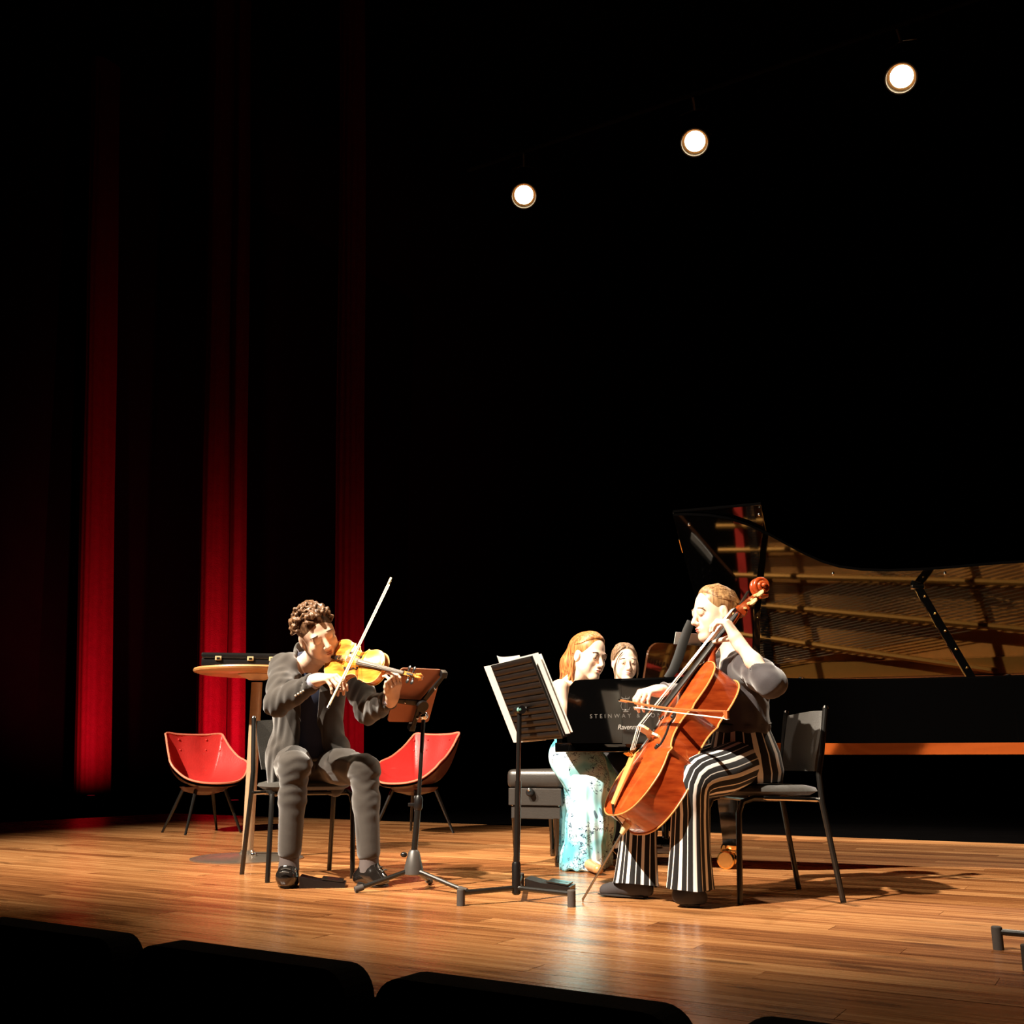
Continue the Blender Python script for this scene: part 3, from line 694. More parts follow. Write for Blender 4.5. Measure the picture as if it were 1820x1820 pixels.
# legs with casters, pedal lyre
def pleg(u, v, lab=None):
    mb = MB(); zz = [(.62, .075), (.50, .072), (.46, .062), (.30, .052), (.16, .042), (.125, .042)]
    vs = []; fs = []
    for z, h in zz: vs += [pu(u+sx*h, v+sy*h, z) for sx, sy in ((-1, -1), (1, -1), (1, 1), (-1, 1))]
    for j in range(5):
        for i in range(4): fs.append((j*4+i, j*4+(i+1) % 4, (j+1)*4+(i+1) % 4, (j+1)*4+i))
    fs += [(0, 1, 2, 3), (20, 21, 22, 23)]
    mb.add(vs, fs); lg = mb.build('leg', LACQ, piano)
    mb = MB(); mb.lathe(pu(u, v, .10), [(.030, 0), (.038, .012), (.038, .026)], n=18); mb.box(pu(u-.005, v, .095), (.05, .05, .02), PAX, bev=.006)
    for s in (-1, 1): mb.box(pu(u-.02, v+s*.012, .075), (.06, .006, .05), PAX, bev=.002)
    mb.build('caster_fork', BRASS, lg, True)
    for s in (-1, 1):
        mb = MB(); mb.lathe(pu(u-.03, v+s*.031, .048), [(.008, -.014), (.040, -.014), (.048, -.008), (.048, .008), (.040, .014), (.008, .014)], PK, 24); mb.build('caster_wheel', BRASS, lg, True)
pleg(.735, .60); pleg(.62, 1.30); pleg(2.42, 1.05)
mb = MB()
for s in (-.055, .055): mb.tube([pu(.34, .80+s, .62), pu(.34, .80+s*1.2, .13)], .014, 10)
mb.box(pu(.32, .80, .10), (.16, .24, .08), PAX, bev=.01); ly = mb.build('pedal_lyre', LACQ, piano, True)
for s in (-.07, 0, .07):
    mb = MB(); mb.tube([pu(.26, .80+s, .085), pu(.16, .80+s, .075), pu(.10, .80+s, .068)], [.010, .014, .016], 10, flat=.4, fax=UP); mb.build('pedal', BRASS, ly, True)
mb = MB(); mb.tube([pu(.36, .80, .14), pu(.62, .80, .60)], .006, 8); mb.build('lyre_brace', BRASS, ly, True)

# ------------------------------------------------------------------ pianist's bench
bc = pu(-.315, .66, 0)
t = thing('piano_bench', 'black padded piano bench under the pianist', 'bench', bc)
def bn(x, y, z): return bc + PT*x + PK*y + UP*z
BD, BWD = .34, .70
mb = MB(); mb.box(bn(0, 0, .475), (BD, BWD, .105), PAX, bev=.035); mb.build('padded_seat', LEATHER, t, True, 50)
mb = MB(); mb.box(bn(0, 0, .375), (BD-.02, BWD-.02, .094), PAX, bev=.004); mb.build('upper_box', LEATHER, t)
mb = MB(); mb.box(bn(0, 0, .29), (BD-.045, BWD-.045, .07), PAX, bev=.003); mb.build('apron', LEATHER, t)
for s in (-1, 1):
    mb = MB(); mb.lathe(bn(-.02, s*(BWD/2-.01), .40), [(.012, 0), (.022, .008), (.022, .03), (.015, .036)], PK*s, 16); kn = mb.build('height_knob', BLACKP, t, True)
    mb = MB(); mb.ball(bn(-.02, s*(BWD/2+.026), .415), .010, n=10, m=6); mb.build('knob_cap', CHROME, kn, True)
    for x in (-1, 1):
        mb = MB(); p0 = bn(x*(BD/2-.045), s*(BWD/2-.045), 0)
        mb.tube([p0 + UP*.0, p0 + UP*.03, p0 + UP*.06, p0 + UP*.26], [.016, .020, .017, .027], 10); mb.build('leg', LACQ, t, True)
        mb = MB(); mb.ball(bn(x*(BD/2-.03), s*(BWD/2-.022), .33), .006, n=8, m=6); mb.build('stud', CHROME, t, True)
# ------------------------------------------------------------------ violin and cello
def catmull(P, k=6):
    P = [V(*p) for p in P]; out = []
    for i in range(len(P)-1):
        p0, p1, p2, p3 = P[max(i-1, 0)], P[i], P[i+1], P[min(i+2, len(P)-1)]
        for j in range(k):
            q = j/k; out.append(.5*((2*p1)+(p2-p0)*q+(2*p0-5*p1+4*p2-p3)*q*q+(3*p1-p0-3*p2+p3)*q**3))
    out.append(P[-1]); return out
HALF = catmull([(0, 0), (.08, .006), (.15, .035), (.195, .09), (.215, .165), (.209, .215), (.192, .258), (.182, .282), (.193, .300)]) \
     + catmull([(.190, .302), (.166, .315), (.144, .338), (.126, .37), (.118, .405), (.119, .44), (.130, .470), (.146, .488), (.160, .498)]) \
     + catmull([(.158, .502), (.153, .520), (.158, .55), (.167, .585), (.170, .62), (.163, .665), (.14, .705), (.10, .735), (.05, .752), (0, .756)])
HY = np.array([p[1] for p in HALF]); HX = np.array([p[0] for p in HALF])
def halfwidth(y): return float(np.interp(y, HY, HX))
def varnish(name, dark, mid, light, rough=.22):
    m = mat(name, mid, rough, coat=.8); nt, b = nodes(m)
    tc = nt.nodes.new('ShaderNodeTexCoord')
    w_ = nt.nodes.new('ShaderNodeTexNoise'); w_.inputs['Scale'].default_value = 1; w_.inputs['Detail'].default_value = 4
    mp = nt.nodes.new('ShaderNodeMapping'); mp.inputs['Scale'].default_value = (9, 9, 42)
    nt.links.new(tc.outputs['Object'], mp.inputs['Vector']); nt.links.new(mp.outputs[0], w_.inputs['Vector'])
    c = ramp(nt, w_.outputs['Fac'], [(.3, dark), (.5, mid), (.72, light)]); nt.links.new(c, b.inputs['Base Color']); return m
EBONY = mat('ebony', (.012, .009, .007), .35, coat=.15)
MAPLE = mat('maple_bridge', (.75, .55, .28), .5)
STEEL = mat('string_steel', (.9, .85, .75), .25, metal=.6)
HAIRW = mat('bow_hair', (.85, .80, .62), .6)
EDGE = {}
def fiddle(name, label, cat, Rm, T, k, top, rib, edge, board, ribd, nut, deep, endpin=None, chin=False, tailm=None, pegm=None):
    """k scales the cello outline; ribd: rib depth; nut: distance of the nut above the body (already in metres)"""
    Rm = np.asarray(Rm); T = V(T)
    L = .756*k
    def g(x, y, z): return T + Rm@V(x, y, z)
    ax = [Rm[:, 0], Rm[:, 1], Rm[:, 2]]
    root = thing(name, label, cat, T)
    H = deep
    def arch(x, y):
        w_ = halfwidth(y/k)*k; q = min(1, abs(x)/max(w_, 1e-6)); e = max(0, math.sin(PI*min(max(y/L, 0), 1)))
        return H*(1-q**2)**1.25*e**.45
    ny, nx = 90, 20
    ysamp = sorted(set([0, L*.002, L*.006, L*.012, L*.02]+[L*i/ny for i in range(1, ny)]+[L*.98, L*.99, L*.996, L]+[y*k for y in (.300, .301, .303, .498, .500, .503)]))
    for nm, sgn, zb in (('top_plate', 1, 0), ('back_plate', -1, -ribd)):
        vs = []; fs = []; th = .004*k+.001
        for y in ysamp:
            w_ = max(halfwidth(y/k)*k, 1e-4) + .002*k
            for i in range(nx+1):
                x = -w_+2*w_*i/nx; vs.append(g(x, y, zb + sgn*(th+arch(x, y))))
        m_ = len(ysamp)
        for j in range(m_-1):
            for i in range(nx):
                q = (j*(nx+1)+i, j*(nx+1)+i+1, (j+1)*(nx+1)+i+1, (j+1)*(nx+1)+i); fs.append(q if sgn > 0 else q[::-1])
        link(nm, pydata(vs, fs), top if sgn > 0 else rib, root, True)
    loop = [(x, y) for x, y in zip(HX, HY)] + [(-x, y) for x, y in list(zip(HX, HY))[::-1][1:-1]]
    n = len(loop); vs = []; fs = []
    for z in (.002*k, -ribd-.002*k): vs += [g(x*k*.985, y*k*.99+.003*k, z) for x, y in loop]
    for i in range(n): fs.append((i, (i+1) % n, n+(i+1) % n, n+i))
    mb = MB(); mb.add(vs, fs); mb.build('ribs', rib, root, True, 30)
    for z, nm in ((.003*k, 'top_edge'), (-ribd-.003*k, 'back_edge')):
        mb = MB(); mb.tube([g(x*k*1.006, y*k, z) for x, y in loop+loop[:1]], (.0030*k+.0006), 6); mb.build(nm, edge, root, True)
    # f-holes: the shade inside them laid on as raised black strips
    for s in (-1, 1):
        P = catmull([(.052, .452), (.046, .462), (.053, .470), (.066, .466), (.070, .448), (.066, .415), (.080, .375), (.092, .335), (.094, .312), (.086, .298), (.074, .300), (.072, .311), (.080, .316)], 4)
        mb = MB(); mb.tube([g(s*x*k, y*k, arch(s*x*k, y*k)+.004*k+.0018) for x, y in P], [.0045*k*(.8+.5*math.sin(PI*i/len(P))) for i in range(len(P))], 6); 
        for (x, y) in ((.052, .456), (.078, .312)): mb.ball(g(s*x*k, y*k, arch(s*x*k, y*k)+.004*k+.001), .0085*k, n=8, m=6)
        mb.build('f_hole', EBONY, root, True)
    by = .355*k; bh = arch(0, by)+.086*k
    # bridge
    W2 = .046*k
    prof = [(-W2, arch(W2, by)+.003*k), (-W2, arch(W2, by)+.014*k), (-.028*k, .052*k), (-.036*k, .074*k), (-.030*k, bh-.014*k), (-.014*k, bh-.002*k), (0, bh), (.014*k, bh-.002*k), (.030*k, bh-.014*k), (.036*k, .074*k), (.028*k, .052*k), (W2, arch(W2, by)+.014*k), (W2, arch(W2, by)+.003*k), (.026*k, arch(.02*k, by)+.005*k), (.016*k, .05*k), (-.016*k, .05*k), (-.026*k, arch(.02*k, by)+.005*k)]
    mb = MB(); mb.prism(prof, g(0, by-.004*k, 0), ax[0], ax[2], ax[1], .010*k); mb.build('bridge', MAPLE, root)
    # neck, fingerboard, pegbox, scroll
    ny_ = L + nut; nz = .006*k
    def line(y): return bh - .010*k + (nz+.012*k-(bh-.010*k))*(y-by)/(ny_-by)    # string plane
    fb0 = L - .29*k
    vs = []; fs = []; q = 8
    for y in np.linspace(fb0, ny_, 12):
        t_ = (y-fb0)/(ny_-fb0); hw = (.032 - .017*t_)*k; zt = line(y) - .012*k
        for i in range(q+1): a = -1+2*i/q; vs.append(g(a*hw, y, zt - .010*k*(a*a)))
        for i in range(q+1): a = 1-2*i/q; vs.append(g(a*hw, y, zt - .016*k))
    m2 = 2*(q+1)
    for j in range(11):
        for i in range(m2): fs.append((j*m2+i, j*m2+(i+1) % m2, (j+1)*m2+(i+1) % m2, (j+1)*m2+i))
    fs += [tuple(range(m2)), tuple(range(11*m2, 12*m2))]
    mb = MB(); mb.add(vs, fs); mb.build('fingerboard', board, root, True, 40)
    mb = MB(); mb.tube([g(0, L-.01*k, -.035*k), g(0, L+.02*k, -.012*k), g(0, L+.06*k, line(L+.06*k)-.040*k), g(0, L+nut*.6, line(L+nut*.6)-.034*k), g(0, ny_, line(ny_)-.028*k)], [.030*k, .026*k, .019*k, .016*k, .016*k], 12); mb.build('neck', rib, root, True)
    mb = MB(); mb.box(g(0, ny_+.003*k, line(ny_)-.004*k), (.031*k, .008*k, .014*k), ax, bev=.002*k); mb.build('nut', EBONY, root)
    pb0 = V(ny_, line(ny_)-.022*k)
    side = catmull([(0, .0), (.035, -.004), (.075, -.014), (.115, -.030), (.150, -.040)], 5)
    vs = []; fs = []
    for i, p in enumerate(side):
        t_ = i/(len(side)-1); hw = (.021-.006*t_)*k; ht = (.028-.010*t_)*k; c = pb0 + V(p[0], p[1])*k
        vs += [g(-hw, c[0], c[1]-ht), g(hw, c[0], c[1]-ht), g(hw, c[0], c[1]+ht*.55), g(-hw, c[0], c[1]+ht*.55)]
    for i in range(len(side)-1):
        for j in range(4): fs.append((i*4+j, i*4+(j+1) % 4, (i+1)*4+(j+1) % 4, (i+1)*4+j))
    fs += [(0, 1, 2, 3), tuple(range(len(vs)-4, len(vs)))]
    mb = MB(); mb.add(vs, fs); mb.build('pegbox', rib, root, True, 40)
    mb = MB(); mb.box(g(0, pb0[0]+.065*k, pb0[1]+.007*k), (.018*k, .10*k, .006*k), ax); mb.build('pegbox_slot', EBONY, root)  # shade of the open slot put in as a black block
    sc = pb0 + V(.172, -.030)*k; mb = MB()
    for s in (-1, 1):
        P = []; rr = []
        for i in range(46):
            a = i/45*PI*4.2; r_ = (.043 - .036*(i/45)**.8)*k; th = -PI*.62 - a
            P.append(g(s*(.010+.018*(i/45))*k, sc[0]+math.cos(th)*r_, sc[1]-math.sin(th)*r_*-1)); rr.append((.0125-.005*(i/45))*k)
        mb.tube(P, rr, 8)
        mb.ball(g(s*.030*k, sc[0], sc[1]), .011*k, n=10, m=8)
    mb.lathe(g(-.022*k, sc[0], sc[1]), [(.026*k, 0), (.034*k, .012*k), (.034*k, .032*k), (.026*k, .044*k)], ax[0], 24)
    mb.build('scroll', rib, root, True, 50)
    pegm = pegm or EBONY
    for i, (y, s) in enumerate(((.030, -1), (.058, 1), (.084, -1), (.110, 1))):
        c = g(0, pb0[0]+y*k, pb0[1]-.008*k-y*k*.14); d = ax[0]*s
        mb = MB(); mb.tube([c - d*.028*k, c + d*.045*k], [.006*k, .008*k], 8); mb.tube([c + d*.042*k, c + d*.052*k, c + d*.075*k, c + d*.090*k], [.008*k, .017*k, .019*k, .006*k], 10, flat=.45, fax=ax[2]); mb.build('peg', pegm, root, True)
    # tailpiece
    ty1 = .245*k; tz0 = .030*k; tz1 = bh - .042*k
    tm = tailm or EBONY
    vs = []; fs = []
    for (y, z, hw) in ((.030*k, tz0, .010*k), (.10*k, tz0+(tz1-tz0)*.32, .017*k), (.18*k, tz0+(tz1-tz0)*.7, .025*k), (ty1, tz1, .031*k)):
        vs += [g(-hw, y, z-.006*k), g(0, y, z-.010*k), g(hw, y, z-.006*k), g(hw, y, z), g(0, y, z+.010*k), g(-hw, y, z)]
    for j in range(3):
        for i in range(6): fs.append((j*6+i, j*6+(i+1) % 6, (j+1)*6+(i+1) % 6, (j+1)*6+i))
    fs += [tuple(range(6)), tuple(range(18, 24))]
    mb = MB(); mb.add(vs, fs); tp = mb.build('tailpiece', tm, root, True, 50)
    for i in range(4):
        x = (-.021+.014*i)*k; mb = MB(); mb.lathe(g(x, ty1-.012*k, tz1+.006*k), [(.003*k, 0), (.0045*k, .010*k), (.0045*k, .022*k)], ax[2], 8); mb.box(g(x, ty1+.008*k, tz1+.006*k), (.006*k, .03*k, .006*k), ax); mb.build('fine_tuner', BRASS, tp, True)
    mb = MB(); mb.tube([g(-.008*k, .032*k, tz0), g(-.004*k, .0, .004*k), g(0, -.012*k, -ribd*.4)], .003*k, 6); mb.tube([g(.008*k, .032*k, tz0), g(.004*k, .0, .004*k), g(0, -.012*k, -ribd*.4)], .003*k, 6); mb.build('tail_gut', EBONY, tp, True)
    for i in range(4):
        a = -1+2*i/3; xb = a*.022*k; xn = a*.011*k
        mb = MB(); mb.tube([g(xn, ny_+.002*k, line(ny_)+.003*k), g(xb, by, bh - .006*k*abs(a)+.001*k), g(a*.021*k, ty1+.012*k, tz1+.010*k)], (.0013-.0002*i)*k+.0002, 6); mb.build('string', STEEL, root, True)
    if endpin is not None:
        mb = MB(); b0 = g(0, -.012*k, -ribd*.5); mb.tube([g(0, .004*k, -ribd*.5), b0, b0+nrm(V(endpin)-b0)*.03], [.018*k, .014*k, .010*k], 12); mb.build('endpin_collar', MAPLE, root, True)
        mb = MB(); mb.tube([b0, V(endpin)+UP*.012, V(endpin)], [.005, .005, .002], 8); mb.build('endpin', mat('endpin_steel', (.3, .27, .22), .3, metal=.9), root, True)
    else:
        mb = MB(); mb.ball(g(0, -.006*k, -ribd*.5), .011*k, n=10, m=8); mb.build('end_button', EBONY, root, True)
    if chin:
        mb = MB(); mb.ball(g(-.04*k, .03*k, arch(-.04*k, .03*k)+.016*k), (.055*k, .045*k, .009*k), ax, 16, 10); mb.box(g(-.06*k, .0, -.01*k), (.04*k, .014*k, .09*k), ax, bev=.004*k); mb.build('chin_rest', EBONY, root, True)
    return g, line, by, bh
CV = varnish('cello_varnish', (.32, .042, .008), (.42, .064, .011), (.52, .095, .017))
CR = varnish('cello_ribs', (.20, .022, .005), (.34, .046, .009), (.48, .080, .015))
CE = mat('worn_edge', (.66, .30, .09), .35, coat=.4)
VV = varnish('violin_varnish', (.42, .10, .012), (.70, .24, .03), (.85, .38, .06))
VR = varnish('violin_ribs', (.40, .10, .015), (.66, .22, .035), (.80, .34, .06))
VE = mat('violin_edge', (.90, .58, .22), .35, coat=.4)
GREYB = mat('lit_fingerboard', (.10, .08, .065), .3, coat=.4)  # black ebony, its greyish highlights put into the colour
TAILW = mat('boxwood', (.72, .32, .10), .3, coat=.5)
# cello
KC = 1.05
CRM = np.array([[.2353, .5486, -.8023], [-.9668, .2166, -.1355], [.0995, .8076, .5813]])
u_, s_, v_ = np.linalg.svd(CRM); CRM = u_@v_
q_ = R(3.5); CRM = CRM@np.array([[math.cos(q_), 0, math.sin(q_)], [0, 1, 0], [-math.sin(q_), 0, math.cos(q_)]])   # turned a little more to the hall
CT = V(.4047*KC, 4.2676*KC, .575 + (.3648-.575)*KC)
PIN = gnd(1036, 1604)
cg, cline, cby, cbh = fiddle('cello', 'reddish-brown cello leaning against the cellist on its endpin', 'cello', CRM, CT, KC, CV, CR, CE, EBONY, .122*KC, .28*KC, .022*KC, endpin=PIN, tailm=TAILW, pegm=mat('boxwood_peg', (.62, .42, .18), .35, coat=.4))
# violin
VY = nrm(V(.8169, -.5406, -.201)); VZ = V(-.50, -.80, .28); VZ = nrm(VZ - VY*(VZ@VY)); VX = np.cross(VY, VZ)
VRM = np.array([VX, VY, VZ]).T; KV = .355/.756; VT = V(-.889, 5.052, 1.062)
vg, vline, vby, vbh = fiddle('violin', 'amber violin held under the chin of the violinist', 'violin', VRM, VT, KV, VV, VR, VE, GREYB, .034, .13, .016, chin=True)
# bows
def bow(name, label, frog, tip, off, k, stickm, arch_=.012):
    frog, tip = V(frog), V(tip); d = nrm(tip-frog); o = nrm(V(off) - d*(V(off)@d)); Ln = np.linalg.norm(tip-frog); s = np.cross(d, o)
    root = thing(name, label, 'bow', frog)
    P = []; rr = []
    for i in range(17):
        q = i/16; P.append(frog + d*(-.05*k + (Ln+.05*k)*q) + o*(.020*k - arch_*math.sin(PI*q) + .004*q*k)); rr.append((.0050-.0015*q)*k)
    mb = MB(); mb.tube(P, rr, 8); mb.build('stick', stickm, root, True)
    mb = MB(); mb.tube([P[0]-d*.012*k, P[0]], .0055*k, 8); mb.build('screw_button', CHROME, root, True)
    mb = MB(); mb.prism([(0, .0), (.045*k, .0), (.040*k, .018*k), (.0, .018*k)], frog - s*.006*k, d, o, s, .012*k); fr = mb.build('frog', EBONY, root)
    mb = MB(); mb.box(frog + d*.04*k + o*.002*k, (.010*k, .006*k, .014*k), [d, o, s], bev=.001); mb.build('ferrule', CHROME, fr)
    mb = MB(); mb.box((frog + d*.04*k + tip)/2 - o*.0, (Ln-.04*k, .0022, .011*k), [d, o, s]); mb.build('hair', HAIRW, root)
    mb = MB(); mb.prism([(-.004*k, -.002*k), (.010*k, .0), (.012*k, .026*k), (-.012*k, .026*k), (-.008*k, .012*k)], tip - s*.004*k, d, o, s, .008*k); hd = mb.build('head', stickm, root)
    mb = MB(); mb.box(tip + d*.003*k - o*.002*k, (.016*k, .002*k, .009*k), [d, o, s]); mb.build('tip_plate', mat('ivory_tip', (.8, .78, .7), .4), hd)
    return root
PERN = mat('pernambuco', (.42, .12, .035), .3, coat=.5)
PALE = mat('pale_stick', (.80, .68, .42), .35, coat=.4)
vc = vg(0, .195, vbh - .004)               # where the violin bow meets the strings
vf = at(598, 1240, 4.84); vtp = vc + (vc-vf)*0; 
VD = nrm(vc-vf); vtip = vf + VD*(.70)
# keep the bow in the sight line of the picture by aiming at the far end too
vtip = at(696, 1038, 5.08)
VD = nrm(vtip-vf)
tt = (vc-vf)@VD; near = vf + VD*tt; sh = (vc-near); sh = VZ*(sh@VZ); vf = vf+sh; vtip = vtip+sh
bow('violin_bow', 'pale violin bow pointing up across the violin', vf, vtip, V(.08, -1, .1), 1.15, PALE)
cc_ = cg(0, cby+.11*KC, cbh-.012)
cfz = at(1118, 1256, cc_[1]+.10); ctz = at(1291, 1277, cc_[1]-.46)
CZ = CRM[:, 2]
bow('cello_bow', 'reddish cello bow drawn across the cello strings', cfz, ctz, UP*.9+CZ*.2, 1.15, PERN)
# ------------------------------------------------------------------ smooth bodies: rounded shapes melted into one skin
class Melt:
    def __init__(s, res=.004): s.p = []; s.res = res; s.fold = None
    def cone(s, a, b, ra, rb, k=.02, e=None, q=1.0, sub=False):
        s.p.append(('c', V(a), V(b), ra, rb, k, None if e is None else nrm(e), q, sub)); return s
    def chain(s, pts, rs, k=.02, **kw):
        for i in range(len(pts)-1): s.cone(pts[i], pts[i+1], rs[i], rs[i+1], k, **kw)
        return s
    def ell(s, c, r, ax=None, k=.02, sub=False):
        s.p.append(('e', V(c), V(r), np.eye(3) if ax is None else np.asarray(ax, float), k, sub)); return s
    def ball(s, c, r, k=.02, sub=False): return s.cone(c, V(c)+V(0, 0, 1e-4), r, r, k, sub=sub)
    def half(s, o, n, k=.01):        # cut away everything on the side n points to
        s.p.append(('h', V(o), nrm(n), k)); return s
    def bounds(s):
        lo = V(9e9, 9e9, 9e9); hi = -lo
        for p in s.p:
            if p[0] == 'c' and not p[8]:
                r = max(p[3], p[4])*max(1, p[7]); lo = np.minimum(lo, np.minimum(p[1], p[2])-r); hi = np.maximum(hi, np.maximum(p[1], p[2])+r)
            elif p[0] == 'e' and not p[5]:
                r = np.sqrt(((p[3]*p[2][:, None])**2).sum(0)); lo = np.minimum(lo, p[1]-r); hi = np.maximum(hi, p[1]+r)
        return lo-.03, hi+.03
    def mesh(s):
        h = s.res; lo, hi = s.bounds(); n = np.ceil((hi-lo)/h).astype(int)+1
        D = np.full(tuple(n), .2, np.float32)
        gx, gy, gz = [(lo[i]+h*np.arange(n[i])).astype(np.float32) for i in range(3)]
        for p in s.p:
            if p[0] == 'h': bl, bh = lo, hi
            elif p[0] == 'c':
                m = max(p[3], p[4])*max(1, p[7]) + p[5] + 3*h; bl, bh = np.minimum(p[1], p[2])-m, np.maximum(p[1], p[2])+m
            else:
                r = np.sqrt(((p[3]*p[2][:, None])**2).sum(0)) + p[4] + 3*h; bl, bh = p[1]-r, p[1]+r
            i0 = np.clip(np.floor((bl-lo)/h).astype(int), 0, n); i1 = np.clip(np.ceil((bh-lo)/h).astype(int)+1, 0, n)
            if (i1 <= i0).any(): continue
            sl = tuple(slice(a, b) for a, b in zip(i0, i1))
            X, Y, Z = gx[sl[0]][:, None, None], gy[sl[1]][None, :, None], gz[sl[2]][None, None, :]
            if p[0] == 'h':
                d = -((X-p[1][0])*p[2][0] + (Y-p[1][1])*p[2][1] + (Z-p[1][2])*p[2][2]); sub = True; k = p[3]
            elif p[0] == 'c':
                a, b, ra, rb, k, e, q, sub = p[1:]
                ba = b-a; L2 = max(ba@ba, 1e-9)
                dx, dy, dz = X-a[0], Y-a[1], Z-a[2]
                t = np.clip((dx*ba[0]+dy*ba[1]+dz*ba[2])/L2, 0, 1)
                dx = dx-t*ba[0]; dy = dy-t*ba[1]; dz = dz-t*ba[2]
                d2 = dx*dx+dy*dy+dz*dz
                if e is not None:
                    c = dx*e[0]+dy*e[1]+dz*e[2]; d2 = d2 + c*c*(1/q**2-1)
                d = np.sqrt(np.maximum(d2, 0)) - (ra+(rb-ra)*t)
            else:
                c, r, ax, k, sub = p[1:]
                dx, dy, dz = X-c[0], Y-c[1], Z-c[2]; k0 = 0; k1 = 0
                for i in range(3):
                    w_ = (dx*ax[i][0]+dy*ax[i][1]+dz*ax[i][2])/r[i]; k0 = k0+w_*w_; k1 = k1+(w_/r[i])**2
                k0 = np.sqrt(k0); d = k0*(k0-1)/np.maximum(np.sqrt(k1), 1e-6)
            o = D[sl]; d = d.astype(np.float32)
            if sub: d = -d; hh = np.maximum(k-np.abs(o-d), 0)/k; D[sl] = np.maximum(o, d) + hh*hh*k*.25
            else: hh = np.maximum(k-np.abs(o-d), 0)/k; D[sl] = np.minimum(o, d) - hh*hh*k*.25
        if s.fold is not None:
            m = np.argwhere(np.abs(D) < .03); P = lo + m*h
            D[m[:, 0], m[:, 1], m[:, 2]] += s.fold(P).astype(np.float32)
        return nets(D, lo, h)
def nets(D, lo, h):
    """surface nets"""
    S = D < 0
    c = np.zeros(tuple(np.array(D.shape)-1), np.int8)
    for dx in (0, 1):
        for dy in (0, 1):
            for dz in (0, 1): c += S[dx:D.shape[0]-1+dx, dy:D.shape[1]-1+dy, dz:D.shape[2]-1+dz]
    act = np.argwhere((c > 0) & (c < 8)); idx = -np.ones(c.shape, np.int64); idx[tuple(act.T)] = np.arange(len(act))
    acc = np.zeros((len(act), 3)); cnt = np.zeros(len(act))
    co = np.array([(x, y, z) for x in (0, 1) for y in (0, 1) for z in (0, 1)])
    for i in range(8):
        for j in range(i+1, 8):
            if np.abs(co[i]-co[j]).sum() != 1: continue
            a = D[tuple((act+co[i]).T)]; b = D[tuple((act+co[j]).T)]; m = (a < 0) != (b < 0)
            t = a[m]/(a[m]-b[m]); acc[m] += co[i] + (co[j]-co[i])*t[:, None]; cnt[m] += 1
    verts = lo + h*(act + acc/cnt[:, None]); F = []
    for ax in range(3):
        sl0 = [slice(None)]*3; sl1 = [slice(None)]*3; sl0[ax] = slice(0, -1); sl1[ax] = slice(1, None)
        a = S[tuple(sl0)]; b = S[tuple(sl1)]; e = np.argwhere(a != b); u, v = [(1, 2), (2, 0), (0, 1)][ax]
        ok = (e[:, u] > 0) & (e[:, v] > 0) & (e[:, u] < c.shape[u]) & (e[:, v] < c.shape[v]) & (e[:, ax] < c.shape[ax]); e = e[ok]
        eu = np.zeros(3, int); eu[u] = 1; ev = np.zeros(3, int); ev[v] = 1
        q = np.stack([idx[tuple((e-eu-ev).T)], idx[tuple((e-ev).T)], idx[tuple(e.T)], idx[tuple((e-eu).T)]], 1)
        fl = a[tuple(e.T)]; q[~fl] = q[~fl][:, ::-1]; F.append(q[(q >= 0).all(1)])
    F = np.concatenate(F); return verts, F
def melt_obj(name, m, mt, parent):
    v, f = m.mesh(); me = bpy.data.meshes.new(name)
    me.vertices.add(len(v)); me.vertices.foreach_set('co', v.astype(np.float32).ravel())
    me.loops.add(len(f)*4); me.loops.foreach_set('vertex_index', f.astype(np.int32).ravel())
    me.polygons.add(len(f)); me.polygons.foreach_set('loop_start', np.arange(0, len(f)*4, 4, dtype=np.int32))
    me.update(calc_edges=True); me.validate()
    return link(name, me, mt, parent, True)
def wrinkles(amp, wl, seed, dirs=3):
    rs = np.random.RandomState(seed); K = [(nrm(rs.normal(size=3))*2*PI/(wl*rs.uniform(.7, 1.4)), nrm(rs.normal(size=3))*2*PI/(wl*2.3), rs.uniform(0, 6)) for _ in range(dirs)]
    def f(P):
        o = 0
        for k, k2, ph in K: o = o + np.sin(P@k + 1.6*np.sin(P@k2+ph) + ph)
        return amp*o/dirs
    return f
